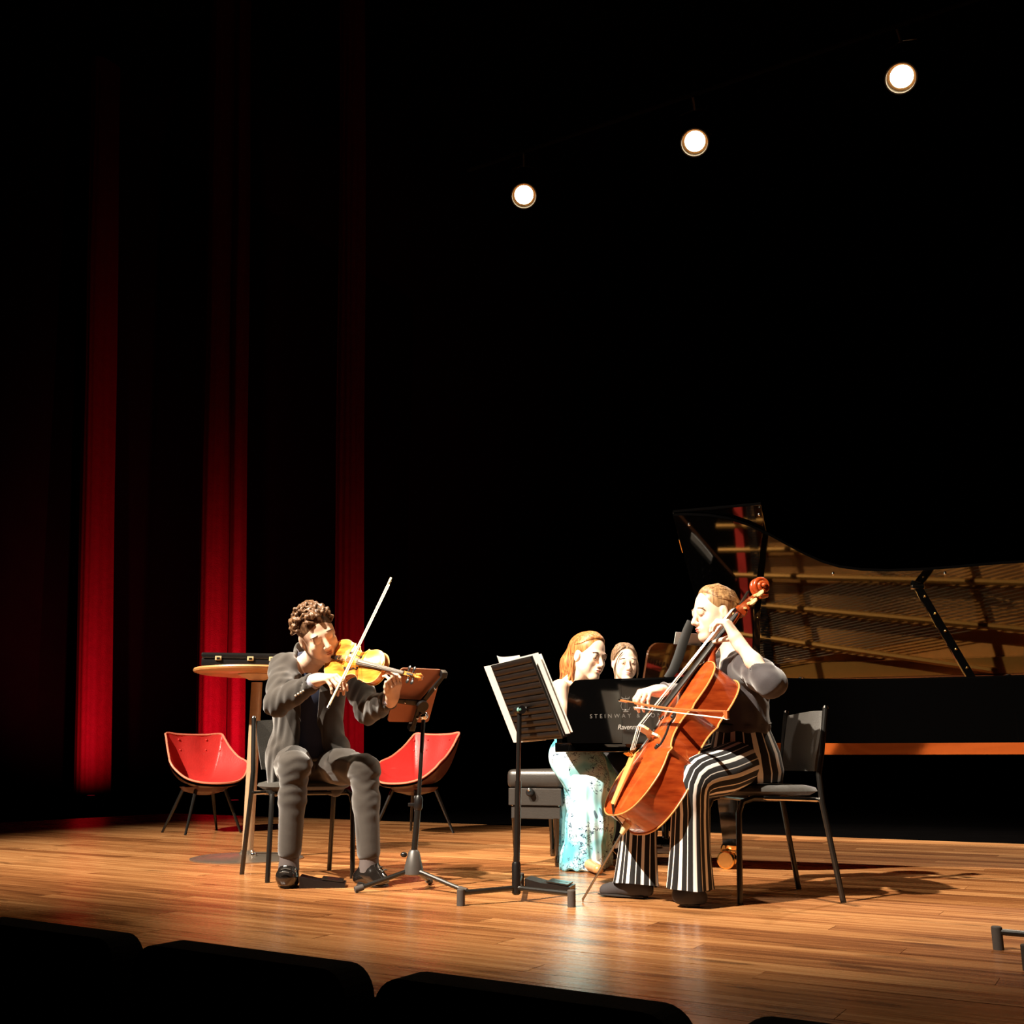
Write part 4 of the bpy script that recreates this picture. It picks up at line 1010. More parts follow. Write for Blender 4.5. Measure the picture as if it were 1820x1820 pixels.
def hand(m, wrist, D, N, thumb, curls, th=None, sc=1.0, spread=.12):
    """D towards the fingers, N out of the palm, thumb: direction of the thumb side; curls: 4 x 3 bend angles"""
    D = nrm(D); N = nrm(V(N) - D*(V(N)@D)); S = np.cross(D, N); S = S if S@V(thumb) > 0 else -S
    W = V(wrist); offs = (.031, .0105, -.0105, -.030); pl = (.088, .092, .087, .078); ln = ((.043, .026, .021), (.047, .030, .022), (.043, .028, .021), (.033, .021, .019))
    rad = (.0088, .0092, .0088, .0078)
    m.cone(W - D*.03*sc, W + D*.01*sc, .025*sc, .026*sc, .02, e=S, q=1.15)
    for i in range(4):
        kn = W + (D*pl[i] + S*offs[i])*sc
        m.cone(W + (D*.012 + S*offs[i]*.62)*sc, kn, .0165*sc, .0115*sc, .014)
        d = nrm(D + S*offs[i]*spread*30*.5); p = kn; a = 0; r_ = rad[i]*sc
        for j in range(3):
            a += R(curls[i][j]); dd = d*math.cos(a) + N*math.sin(a); e = p + dd*ln[i][j]*sc
            m.cone(p, e, r_*(1.04 - .10*j), r_*(.96 - .12*j), .0045); p = e
    t = th or ((.45, .75, .35), (.75, .35, .5), (.85, .1, .5))
    p = W + (D*.022 + S*.020)*sc; m.cone(p, W + (D*.055 + S*.018)*sc, .018*sc, .012*sc, .014)
    for j, (l_, r_) in enumerate(((.046, .0135), (.034, .0108), (.027, .0098))):
        d = nrm(D*t[j][0] + S*t[j][1] + N*t[j][2]); e = p + d*l_*sc; m.cone(p, e, r_*sc, r_*.88*sc, .008); p = e
class Head:
    def __init__(s, c, F, U, sc=1.0):
        s.c = V(c); s.F = nrm(F); s.U = nrm(V(U) - s.F*(V(U)@s.F)); s.X = np.cross(s.U, s.F); s.sc = sc; s.ax = [s.X, s.F, s.U]   # X: towards the person's left... mirrored either way
    def g(s, x, f, u): return s.c + (s.X*x + s.F*f + s.U*u)*s.sc
    def add(s, m, neck, nr=.05, fem=False, jaw=1.0):
        k = s.sc; g = s.g; ax = s.ax; E = lambda c, r, **kw: m.ell(g(*c), V(r)*k, ax, **kw)
        E((0, -.014, .032), (.075, .097, .086), k=.02)
        E((0, .020, -.028), (.060*jaw, .066, .084), k=.03)
        for sx in (-1, 1):
            m.cone(g(sx*.050*jaw, -.004, -.055), g(sx*.012, .066, -.101), .021*k, .018*k, .03)
            m.ball(g(sx*.040, .060, -.030), .021*k, .02)
            E((sx*.075, -.010, -.014), (.009, .019, .032), k=.008); E((sx*.086, -.002, -.010), (.006, .010, .016), k=.006, sub=True)
            E((sx*.031, .098, .000), (.017, .0125, .0095), k=.012, sub=True); m.ball(g(sx*.034, .046, -.060), .027*k, .025)
            E((sx*.031, .0775, -.001), (.0155, .0125, .0115), k=.004)
            m.ball(g(sx*.0105, .096, -.041), .0085*k, .008)
        m.ball(g(0, .074, -.100), .019*k, .025)
        m.cone(g(-.034, .078, .017), g(.034, .078, .017), .012*k, .012*k, .018)
        m.cone(g(0, .084, .008), g(0, .110, -.034), .0085*k, .0115*k, .010)
        E((0, .080, -.066), (.026, .017, .020), k=.015)
        E((0, .0965, -.0625), (.019, .0075, .0050), k=.005); E((0, .0945, -.0725), (.0165, .0080, .0058), k=.005)
        m.cone(g(-.02, .100, -.0674), g(.02, .100, -.0674), .0022*k, .0022*k, .003, sub=True)
        m.chain([g(0, -.025, -.045), g(0, -.028, -.10), neck], [nr*1.02*k, nr*k, nr*1.08], .035)
    def face(s, body, eyecol=(.06, .03, .015), brow=(.06, .03, .015), lip=(.5, .16, .12), closed=False, look=(0, 1, 0), tag=''):
        g = s.g; k = s.sc
        for sx in (-1, 1):
            if not closed:
                mb = MB(); mb.ball(g(sx*.031, .0785, -.001), (.0125*k, .0118*k, .0078*k), s.ax, 14, 10); e = mb.build('eye', mat('eye_white', (.75, .72, .68), .25), body, True)
                mb = MB(); lk = nrm(look); mb.ball(g(sx*.031+lk[0]*.006, .0882, -.001+lk[2]*.003), (.0058*k, .003*k, .0062*k), s.ax, 12, 8); mb.build('iris', mat('iris'+tag, eyecol, .2), e, True)
            mb = MB(); zl = .0062 if not closed else -.004; P = [g(sx*(.031+.0165*a), .0865-.010*a*a+.001, zl-.0075*a*a*(1 if not closed else -.2)) for a in np.linspace(-1, 1, 9)]
            mb.tube(P, [.0010*k+.0009*k*math.sin(PI*i/8) for i in range(9)], 6); mb.build('eyelashes', mat('lashes', (.02, .012, .01), .7), body, True)
            mb = MB(); P = [g(sx*(.033+.021*a), .0885-.014*a*a*(1 if a > 0 else .3), .0225+.003*(1-a*a)-.002*a) for a in np.linspace(-1, 1, 9)]
            mb.tube(P, [.0014*k+.0016*k*math.sin(PI*(i+.8)/9.6) for i in range(9)], 6); mb.build('eyebrow', mat('brow'+tag, brow, .8), body, True)
        mb = MB()
        mb.tube([g(.0195*a, .1022-.011*a*a, -.0632+.0022*(1-abs(a))*(.4+abs(a))-.0022*a*a) for a in np.linspace(-1, 1, 11)], [.0012*k+.0026*k*math.sin(PI*i/10) for i in range(11)], 8)
        mb.tube([g(.0175*a, .1005-.010*a*a, -.0722+.0028*a*a) for a in np.linspace(-1, 1, 11)], [.0012*k+.0034*k*math.sin(PI*i/10) for i in range(11)], 8)
        mb.build('lips', mat('lips'+tag, lip, .4), body, True)
def strand_mesh(name, paths, mt, parent, r0=.004, r1=.0012, n=5):
    mb = MB()
    for P in paths:
        m = len(P); rr = [r0*(.2+.8*min(1, i/2)) if i < m*.6 else r0 + (r1-r0)*(i-m*.6)/(m*.4) for i in range(m)]; mb.tube(P, rr, n)
    return mb.build(name, mt, parent, True, 80)
def hairmat(name, a, b):
    m = mat(name, a, .42, spec=.4); nt, bs = nodes(m); tc = nt.nodes.new('ShaderNodeTexCoord'); w_ = nt.nodes.new('ShaderNodeTexNoise'); w_.inputs['Scale'].default_value = 1; w_.inputs['Detail'].default_value = 2
    mp = nt.nodes.new('ShaderNodeMapping'); mp.inputs['Scale'].default_value = (110, 110, 14); nt.links.new(tc.outputs['Object'], mp.inputs[0]); nt.links.new(mp.outputs[0], w_.inputs['Vector']); nt.links.new(ramp(nt, w_.outputs['Fac'], [(.35, a), (.68, b)]), bs.inputs['Base Color']); return m
def loft(rings, nseg=40, close=True):
    """rings: list of (centre, axis e1, axis e2, r1, r2[, waviness fn(angle)])"""
    vs = []; fs = []
    for rg in rings:
        c, e1, e2, r1, r2 = rg[:5]; fn = rg[5] if len(rg) > 5 else (lambda a: 0)
        for i in range(nseg):
            a = 2*PI*i/nseg; w_ = 1+fn(a); vs.append(V(c)+V(e1)*math.cos(a)*r1*w_+V(e2)*math.sin(a)*r2*w_)
    for j in range(len(rings)-1):
        for i in range(nseg): fs.append((j*nseg+i, j*nseg+(i+1) % nseg, (j+1)*nseg+(i+1) % nseg, (j+1)*nseg+i))
    return vs, fs
def loft_obj(name, lofts, mt, parent, nseg):
    """several lofts as one mesh, with the way round each tube kept as a map for striped cloth"""
    VS, FS, U = [], [], []
    for vs, fs in lofts:
        o = len(VS); VS += vs; FS += [tuple(i+o for i in f) for f in fs]
        for f in fs:
            i = f[0] % nseg; j = f[0]//nseg; U += [(i/nseg, j), ((i+1)/nseg, j), ((i+1)/nseg, j+1), (i/nseg, j+1)]
    me = pydata(VS, FS, name); uv = me.uv_layers.new(name='UVMap'); uv.data.foreach_set('uv', np.array(U, np.float32).ravel())
    return link(name, me, mt, parent, True)
def sweep(P, rs, e0, fn=None, sub=4, flat=1.0):
    """rings along a smooth path; e0 is the starting side direction"""
    PP = catmull([tuple(p) for p in P], sub); RR = np.interp(np.linspace(0, len(P)-1, len(PP)), range(len(P)), rs); out = []; N = V(e0)
    for i, p in enumerate(PP):
        T = nrm(PP[min(i+1, len(PP)-1)]-PP[max(i-1, 0)]); N = nrm(N - T*(N@T)); B = np.cross(T, N); q = i/(len(PP)-1)
        out.append((p, N, B, RR[i], RR[i]*flat, (lambda a, q=q: fn(a, q)) if fn else (lambda a: 0)))
    return out
SKIN = mat('skin', (.74, .48, .34), .45, spec=.35, var=.06, scale=25, sub=.08)
SKINF = mat('skin_fair', (.84, .58, .43), .45, spec=.35, var=.05, scale=25, sub=.08)
# ------------------------------------------------------------------ the violinist
def lerp(a, b, t): return V(a)+(V(b)-V(a))*t
def violinist():
    t = thing('person', 'violinist in a grey suit and dark blue shirt, bent over his violin', 'person', V(-1.0, 5.35, 0))
    f = nrm(V(.46, -.888, 0)); rt = V(-.888, -.46, 0)
    pel = V(-1.055, 5.545, .56); nk = at(548, 1172, 5.36)
    shR, shL = at(507, 1190, 5.29), at(628, 1194, 5.37)
    elR, wrR = at(493, 1250, 5.05), at(564, 1208, 4.90)
    elL, wrL = at(654, 1264, 5.15), at(697, 1241, 4.93)
    hipR, hipL = pel + rt*.085, pel - rt*.085
    knR, knL = at(523, 1362, 5.06), at(648, 1369, 5.16)
    anR, anL = at(514, 1527, 5.12), at(656, 1530, 5.17)
    toR, toL = gnd(507, 1580) + UP*.035, gnd(690, 1577) + UP*.03
    sp = nrm(nk-pel); sx = nrm(shR-shL); fw = nrm(np.cross(sx, sp)); fw = fw if fw[1] < 0 else -fw
    chest = lerp(pel, nk, .68); waist = lerp(pel, nk, .35); TA = [sx, fw, sp]
    H = Head(at(563, 1126, 5.04), V(.52, -.78, -.36), V(-.36, -.36, .88), 1.09)
    m = Melt(.0042)
    m.ell(pel, (.15, .11, .10), TA); m.ell(waist, (.13, .09, .13), TA, k=.05); m.ell(chest, (.145, .095, .17), TA, k=.05)
    H.add(m, nk - sp*.02, .054)
    m.cone(nk - sp*.05, lerp(nk, shR, .8), .05, .04, .05); m.cone(nk - sp*.05, lerp(nk, shL, .8), .05, .04, .05)
    m.chain([shR, elR, lerp(elR, wrR, .5), wrR], [.050, .040, .036, .026], .02)
    m.chain([shL, elL, lerp(elL, wrL, .5), wrL], [.050, .040, .036, .026], .02)
    m.chain([hipR, knR, lerp(knR, anR, .3), anR, anR-UP*.03], [.072, .052, .05, .034, .036], .03)
    m.chain([hipL, knL, lerp(knL, anL, .3), anL, anL-UP*.03], [.072, .052, .05, .034, .036], .03)
    m.cone(anR - UP*.03, lerp(anR-UP*.04, toR, .55), .034, .022, .02); m.cone(anL - UP*.03, lerp(anL-UP*.04, toL, .55), .034, .022, .02)
    dR = nrm(at(600, 1203, 4.83) - wrR)
    hand(m, wrR, dR, V(.15, .25, -.95), V(.3, .9, .2), [(35, 35, 25), (42, 40, 25), (48, 38, 22), (52, 30, 20)], th=((.7, .15, .55), (.8, -.1, .6), (.8, -.2, .55)), sc=1.04, spread=.10)
    dL = nrm(at(706, 1209, 4.85) - wrL)
    hand(m, wrL, dL, V(-.75, .60, .2), V(-.5, -.6, .2), [(30, 60, 45), (28, 62, 45), (26, 60, 40), (20, 55, 40)], th=((.75, .55, .2), (.9, .2, .15), (.95, 0, .2)), sc=.97, spread=.14)
    body = melt_obj('body', m, SKIN, t)
    H.face(body, brow=(.07, .035, .018), lip=(.42, .15, .10), closed=True, tag='_violinist')
    # short curly hair
    hm = Melt(.0038); rs = np.random.RandomState(4)
    hm.ell(H.g(0, -.018, .040), V(.079, .097, .086)*H.sc, H.ax, k=.01)
    for _ in range(190):
        v = nrm(rs.normal(size=3)); v[2] = abs(v[2])*1.0 - .25
        v = nrm(v)
        if v[1] > .45 and v[2] < .52: continue
        if abs(v[0]) > .55 and v[1] > -.1 and v[2] < .08: continue
        p = H.g(v[0]*.082, -.018+v[1]*.102, .040+v[2]*.092); tn = nrm(np.cross(v, rs.normal(size=3))); tn = H.X*tn[0]+H.F*tn[1]+H.U*tn[2]
        up = H.X*v[0]+H.F*v[1]+H.U*v[2]; L_ = rs.uniform(.014, .026); b = rs.uniform(.006, .016)
        hm.chain([p - tn*L_, p + up*b, p + tn*L_*.9 + up*b*.2], [.0055, .0075, .004], .006)
    hm.ell(H.g(0, .085, -.03), V(.062, .075, .085)*H.sc, H.ax, k=.012, sub=True)
    for s in (-1, 1): hm.ell(H.g(s*.078, -.004, -.016), V(.016, .024, .036)*H.sc, H.ax, k=.008, sub=True)
    melt_obj('hair', hm, hairmat('brown_hair', (.05, .022, .010), (.17, .085, .04)), t)
    # shirt, collar, cuffs
    SH = mat('navy_shirt', (.016, .020, .045), .8, spec=.2, sheen=.2)
    sm = Melt(.006); sm.ell(pel+sp*.03, (.152, .118, .12), TA); sm.ell(waist, (.145, .105, .15), TA, k=.05); sm.ell(chest-sp*.01, (.16, .108, .19), TA, k=.05); sm.cone(nk-sp*.07, nk+fw*.005, .075, .060, .04)
    sm.cone(nk, nk+sp*.05-fw*.004, .064, .062, .01); sm.half(nk + sp*.036, sp - fw*.35, .006); sm.fold = wrinkles(.004, .11, 3)
    shirt = melt_obj('shirt', sm, SH, t)
    COLR = mat('pale_blue_cotton', (.30, .29, .36), .7)
    for s, tx in ((1, 0), (-1, 0)):
        c0 = nk + sp*.030
        mb = MB(); A = c0 + sx*s*.058 + fw*.0 + sp*.02; Bp = c0 + sx*s*.030 + fw*.062 - sp*.012; C = c0 + sx*s*.050 + fw*.082 - sp*.055; Dp = c0 + sx*s*.076 + fw*.030 - sp*.02
        mb.add([A, Bp, C, Dp]+[q - fw*.006 - sx*s*.003 for q in (A, Bp, C, Dp)], [(0, 1, 2, 3), (7, 6, 5, 4), (0, 4, 5, 1), (1, 5, 6, 2), (2, 6, 7, 3), (3, 7, 4, 0)]); mb.build('collar_point', COLR, shirt)
    for el, wr in ((elR, wrR), (elL, wrL)):
        d = nrm(wr-el); mb = MB(); mb.tube([wr - d*.055, wr - d*.012], [.037, .036], 20); mb.build('cuff', COLR, shirt, True)
    # jacket
    JK = mat('grey_suit', (.030, .024, .0195), .8, spec=.2, sheen=.35, var=.10, scale=60, bump=.15, bscale=500)
    jm = Melt(.0055)
    jm.ell(pel + sp*.05 - fw*.0, (.205, .155, .15), TA, k=.05); jm.ell(waist, (.178, .135, .17), TA, k=.07); jm.ell(chest, (.190, .130, .185), TA, k=.07)
    for sh_, el, wr in ((shR, elR, wrR), (shL, elL, wrL)):
        d = nrm(wr-el); jm.ball(sh_ + sp*.005, .072, .05); jm.cone(nk - sp*.06, sh_, .075, .068, .05)
        jm.chain([sh_, lerp(sh_, el, .55), el, lerp(el, wr, .45), wr - d*.045], [.074, .066, .061, .054, .045], .025)
    for s in (1, -1): jm.cone(pel + sx*s*.12 + fw*.03 + sp*.05, pel + sx*s*(.15 if s > 0 else .13) + fw*.045 - sp*.10, .085, .055, .06)
    jm.cone(nk - sp*.03 - fw*.012, nk + sp*.034 - fw*.022, .086, .074, .02)
    jm.ell(nk + fw*.065 + sp*.015, (.060, .075, .11), TA, k=.02, sub=True)
    jm.ell(lerp(pel, nk, .60) + fw*.15 - sx*.005, (.056, .090, .26), TA, k=.02, sub=True)
    jm.ell(pel + fw*.17 + sp*.05 - sx*.01, (.085, .12, .21), TA, k=.03, sub=True)
    jm.ell(pel - sp*.09 + fw*.06, (.105, .20, .11), TA, k=.03, sub=True)
    jm.cone(nk + sp*.0, nk + sp*.08, .058, .058, .01, sub=True)
    for el, wr in ((elR, wrR), (elL, wrL)): d = nrm(wr-el); jm.cone(wr - d*.055, wr, .037, .037, .006, sub=True)
    fo = wrinkles(.0042, .075, 11, 2); jm.fold = fo
    jk = melt_obj('jacket', jm, JK, t)
    for s in (1, -1):      # lapels
        a0 = nk + sx*s*.062 + fw*.045 - sp*.02; a1 = nk + sx*s*.052 + fw*.132 - sp*.13; a2 = lerp(pel, nk, .48) + sx*s*.040 + fw*.137
        b1 = nk + sx*s*.108 + fw*.112 - sp*.12; b0 = nk + sx*s*.088 + fw*.060 - sp*.04
        mb = MB(); P = [a0, a1, a2, b1, b0]; mb.add([p + fw*.010 for p in P]+[p - fw*.004 for p in P], [(0, 1, 3, 4), (1, 2, 3), (9, 8, 6, 5), (8, 7, 6), (0, 5, 6, 1), (1, 6, 7, 2), (2, 7, 8, 3), (3, 8, 9, 4), (4, 9, 5, 0)]); mb.build('lapel', JK, jk, False)
    d = nrm(wrR-elR); od = nrm(V(-.2, -.8, -.55) - d*(V(-.2, -.8, -.55)@d))
    for i in range(4):
        q = wrR - d*(.065+.017*i) + od*(.047+.0015*i); mb = MB(); mb.ball(q, (.006, .006, .006), n=10, m=6); mb.build('cuff_button', mat('shiny_button', (.7, .65, .55), .2, metal=.6), jk, True)
    # trousers
    TR = mat('grey_trousers', (.032, .0255, .0205), .8, spec=.2, sheen=.35, var=.10, scale=60, bump=.15, bscale=500)
    tm = Melt(.0055)
    tm.ell(pel - sp*.01, (.178, .135, .115), TA, k=.05)
    for hp, kn, an in ((hipR, knR, anR), (hipL, knL, anL)):
        tm.chain([hp, lerp(hp, kn, .5), kn, lerp(kn, an, .35), lerp(kn, an, .90)], [.095, .086, .070, .061, .055], .03)
        tm.chain([lerp(kn, an, .06)+f*.022, lerp(kn, an, .5)+f*.026, lerp(kn, an, .90)+f*.022], [.040, .038, .036], .012); d = nrm(an-kn); tm.ell(lerp(kn, an, .90)+d*.075, (.10, .10, .05), [nrm(np.cross(d, f)), nrm(np.cross(np.cross(d, f), d)), d], k=.004, sub=True)
    def tf(P):
        w1 = wrinkles(.0034, .055, 21, 2)(P); return w1*np.clip(1.25 - np.abs(P[:, 2]-.52)*5.5, .10, 1)
    tm.fold = tf
    tr = melt_obj('trousers', tm, TR, t)
    mb = MB(); q0 = pel + fw*.115 + sp*.06; mb.tube([q0 + sx*.16 - fw*.05, q0 + sx*.08, q0, q0 - sx*.08, q0 - sx*.16 - fw*.05], .014, 8, flat=.4, fax=fw); mb.build('belt', mat('black_belt', (.012, .011, .011), .35), tr, True)
    # socks and shoes
    SO = mat('grey_sock', (.075, .06, .058), .9); SHO = mat('black_shoe', (.010, .008, .007), .12, coat=.8)
    for an, to in ((anR, toR), (anL, toL)):
        mb = MB(); mb.tube([an + UP*.09, an + UP*.0, an - UP*.05], [.046, .046, .050], 18); mb.build('sock', SO, t, True)
        d = nrm(V(to[0]-an[0], to[1]-an[1], 0)); sd = np.cross(d, UP); heel = V(an[0], an[1], 0) - d*.045; toe = V(to[0], to[1], 0)
        s = Melt(.004); L_ = np.linalg.norm(toe-heel)
        s.cone(heel + UP*.04, heel + d*.07 + UP*.05, .036, .042, .03); s.cone(heel + d*.07 + UP*.05, toe - d*.05 + UP*.030, .044, .038, .03, e=sd, q=1.12); s.ell(toe - d*.055 + UP*.026, (.055, .044, .027), [d, sd, UP], k=.02)
        s.cone(heel + d*.03 + UP*.06, V(an[0], an[1], .098), .042, .044, .02); s.cone(V(an[0], an[1], .09), V(an[0], an[1], .14), .036, .038, .006, sub=True); s.half(V(0, 0, .012), -UP, .004)
        sh_ = melt_obj('shoe', s, SHO, t)
        mb = MB(); mb.tube([heel + UP*.008, heel + d*.06 + UP*.008, heel + d*(L_*.5) + UP*.008, toe - d*.05 + UP*.008, toe - d*.006 + UP*.008], [.036, .036, .036, .047, .022], 14, flat=.2, fax=UP); mb.build('sole', mat('shoe_sole', (.014, .010, .008), .6), sh_, True)
        for i in range(3):
            q = heel + d*(.085+.022*i) + UP*(.098-.012*i); mb = MB(); mb.tube([q - sd*.022, q + UP*.004, q + sd*.022], .0028, 6); mb.build('lace', mat('shoe_lace', (.05, .045, .04), .5), sh_, True)
violinist()
# ------------------------------------------------------------------ hair combed over the skull
def skull_paths(H, starts, end, lift=1.06, n=9, over=.0, jit=.004, seed=1):
    rs = np.random.RandomState(seed); c = V(0, -.014, .032); r = V(.075, .097, .086); out = []
    e = nrm((V(end)-c)/r)
    for s in starts:
        a = nrm((V(s)-c)/r); P = []
        for i in range(n):
            q = i/(n-1); d = nrm(a*(1-q)+e*q + V(0, 0, over*math.sin(PI*q))); k = (lift + .02*math.sin(PI*q))*(.950+.050*min(1, q*3.5))
            p = c + d*r*k + rs.normal(size=3)*jit*.25*math.sin(PI*q); P.append(H.g(*p))
        out.append(P)
    return out
def stripes():
    m = mat('striped_cloth', (.02, .018, .018), .75, spec=.2, sheen=.1); nt, b = nodes(m)
    uv = nt.nodes.new('ShaderNodeUVMap'); uv.uv_map = 'UVMap'; sx = nt.nodes.new('ShaderNodeSeparateXYZ'); nt.links.new(uv.outputs[0], sx.inputs[0])
    u = mth(nt, 'MULTIPLY', sx.outputs[0], 9.0)
    a = mth(nt, 'LESS_THAN', mth(nt, 'FRACT', u), .24); c = mth(nt, 'LESS_THAN', mth(nt, 'FRACT', mth(nt, 'ADD', u, .42)), .065)
    f = mth(nt, 'MAXIMUM', a, c); mx = nt.nodes.new('ShaderNodeMix'); mx.data_type = 'RGBA'
    mx.inputs['A'].default_value = (.010, .009, .009, 1); mx.inputs['B'].default_value = (.80, .77, .72, 1); nt.links.new(f, mx.inputs['Factor']); nt.links.new(mx.outputs['Result'], b.inputs['Base Color']); return m

# ------------------------------------------------------------------ the cellist
def cellist():
    t = thing('person', 'cellist in a dark blouse and black-and-white striped trousers', 'person', V(.95, 4.72, 0))
    f = nrm(V(-.98, -.17, 0)); lf = V(.17, -.98, 0)
    pel = V(1.045, 4.79, .565); nk = at(1304, 1166, 4.82)
    shL, shR = at(1330, 1186, 4.66), at(1280, 1186, 4.98)
    elL, wrL = at(1364, 1207, 4.44), at(1310, 1138, 4.54)
    elR, wrR = at(1226, 1236, 5.02), at(1170, 1228, 4.75)
    hipL, hipR = pel + lf*.085, pel - lf*.085
    knL, knR = at(1226, 1392, 4.42), at(1140, 1405, 4.80)
    anL, anR = at(1224, 1577, 4.46), at(1132, 1574, 4.74)
    toL, toR = gnd(1209, 1612) + UP*.02, gnd(1064, 1592) + UP*.02
    sp = nrm(nk-pel); sx = nrm(shL-shR); fw = nrm(np.cross(sp, sx)); fw = fw if fw[0] < 0 else -fw; TA = [sx, fw, sp]
    chest = lerp(pel, nk, .66); waist = lerp(pel, nk, .36)
    H = Head(at(1270, 1089, 4.84), V(-.955, -.26, -.14), V(-.10, 0, .99), 1.05)
    m = Melt(.004)
    m.ell(pel, (.15, .11, .10), TA); m.ell(waist, (.11, .085, .13), TA, k=.05); m.ell(chest, (.13, .09, .16), TA, k=.05)
    H.add(m, nk - sp*.02, .044, True, .94)
    for sh_ in (shL, shR): m.cone(nk - sp*.05, lerp(nk, sh_, .8), .042, .036, .05)
    m.chain([shL, elL, lerp(elL, wrL, .45), wrL], [.042, .036, .035, .023], .02); m.chain([shR, elR, lerp(elR, wrR, .45), wrR], [.042, .034, .033, .023], .02)
    m.chain([hipL, knL, anL], [.07, .05, .034], .03); m.chain([hipR, knR, anR], [.07, .05, .034], .03)
    m.cone(anL, lerp(anL-UP*.03, toL, .5), .032, .02, .02); m.cone(anR, lerp(anR-UP*.03, toR, .5), .032, .02, .02)
    hand(m, wrL, at(1292, 1106, 4.57) - wrL, V(-.72, .45, -.52), V(.5, .2, .8), [(48, 48, 32), (52, 50, 32), (56, 50, 30), (58, 45, 28)], th=((.35, .25, .8), (.35, .1, .9), (.3, 0, .95)), sc=1.08, spread=.2)
    hand(m, wrR, at(1128, 1232, 4.66) - wrR, V(-.15, .05, -.98), V(.1, .9, -.2), [(45, 42, 25), (50, 40, 25), (55, 36, 22), (58, 30, 20)], th=((.6, .25, .6), (.7, 0, .7), (.7, -.15, .7)), sc=1.0, spread=.12)
    body = melt_obj('body', m, SKINF, t)
    H.face(body, brow=(.22, .12, .06), lip=(.55, .16, .13), closed=True, tag='_cellist')
    HB = hairmat('blond_hair', (.16, .075, .028), (.46, .26, .11))
    hm = Melt(.004); hm.ell(H.g(0, -.020, .037), V(.079, .097, .087)*H.sc, H.ax); hm.ell(H.g(0, .075, -.030), V(.075, .075, .098)*H.sc, H.ax, k=.01, sub=True)
    for s in (-1, 1): hm.ell(H.g(s*.080, -.004, -.020), V(.018, .026, .040)*H.sc, H.ax, k=.008, sub=True)
    hm.cone(H.g(0, -.02, -.04), H.g(0, .02, -.12), .055*H.sc, .05*H.sc, .01, sub=True)
    hm.ball(H.g(0, -.120, .000), .034*H.sc, .02)
    hair = melt_obj('hair', hm, HB, t)
    st = []
    for i in range(64):
        a = -1+2*i/63; st.append((.070*math.sin(a*1.75), .066*math.cos(a*1.45)+.004, .058+.058*math.cos(a*1.45)-.012*abs(a)))
    strand_mesh('strands', skull_paths(H, st, (0, -.115, .01), 1.07, 10), HB, hair, .0042, .003)
    rs = np.random.RandomState(2); bun = []
    for i in range(26):
        d = nrm(rs.normal(size=3)); e = nrm(np.cross(d, rs.normal(size=3))); bun.append([H.g(*(V(0, -.122, .0)+(d*math.cos(q)+e*math.sin(q))*.034)) for q in np.linspace(0, 2.6, 8)])
    strand_mesh('bun', bun, HB, hair, .0045, .002)
    # blouse with the sleeve pushed up to the elbow
    BL_ = mat('charcoal_blouse', (.040, .033, .036), .7, spec=.25, sheen=.4, bump=.1, bscale=300)
    b = Melt(.0055)
    b.ell(pel + sp*.13, (.142, .115, .13), TA, k=.05); b.ell(waist + sp*.04, (.140, .112, .16), TA, k=.06); b.ell(chest, (.158, .118, .175), TA, k=.06)
    for sh_ in (shL, shR): b.ball(sh_, .060, .05); b.cone(nk - sp*.06, sh_, .062, .056, .05)
    dL = nrm(wrL-elL); b.chain([shL, lerp(shL, elL, .6), elL - nrm(wrL-elL)*.02], [.064, .066, .066], .03); b.cone(elL - dL*.02, elL + dL*.035, .060, .052, .02); b.cone(elL + dL*.03, elL + dL*.12, .040, .040, .006, sub=True)
    dR = nrm(wrR-elR); b.chain([shR, elR, wrR - dR*.06], [.062, .054, .040], .03)
    b.cone(nk + sp*.0 + fw*.01, nk + sp*.09 + fw*.03, .052, .060, .012, sub=True); b.ell(nk + fw*.075 - sp*.03, (.035, .06, .075), TA, k=.02, sub=True)
    b.fold = wrinkles(.0065, .075, 31, 4); bl = melt_obj('blouse', b, BL_, t)
    mb = MB(); q = pel + sp*.175; mb.tube([q + sx*.13*math.cos(a) + fw*.112*math.sin(a) for a in np.linspace(0, 2*PI, 33)], .020, 8, flat=.3, fax=None); mb.build('waistband', mat('black_belt', (0, 0, 0)), bl, True)
    # striped flared trousers
    ST = stripes(); NS = 72
    def drape(s):
        def fn(a, q): return (.014 + .15*max(0, q-.55))*math.sin(5*a + s + 3*q) + .03*math.sin(3*a + 2*s)*q + .02*math.sin(a*2+q*9+s)
        return fn
    lo = []
    for s, hp, kn, an in ((0., hipL, knL, anL), (1.7, hipR, knR, anR)):
        top = lerp(pel, hp, .6) - f*.03 + UP*.0; hem = lerp(kn, an, .97) + (UP*-.01)
        P = [top, lerp(pel, hp, .9) + UP*.0 + f*.015, hp - UP*.002 + f*.06, lerp(hp, kn, .55) + UP*.006, kn + UP*.004 - f*.01, lerp(kn, an, .28), lerp(kn, an, .65), hem]
        lo.append(loft(sweep(P, [.04, .088, .102, .098, .084, .076, .082, .094], f, drape(s), 5), NS))
    pv = [(pel + sp*h, sx, fw, a_, b_) for h, a_, b_ in ((.19, .130, .108), (.12, .152, .130), (.05, .174, .152), (-.03, .180, .160), (-.07, .168, .150), (-.085, .05, .05))]
    lo.append(loft(pv, NS))
    tr = loft_obj('trousers', lo, ST, t, NS)
    SO = mat('dark_suede', (.030, .026, .028), .85)
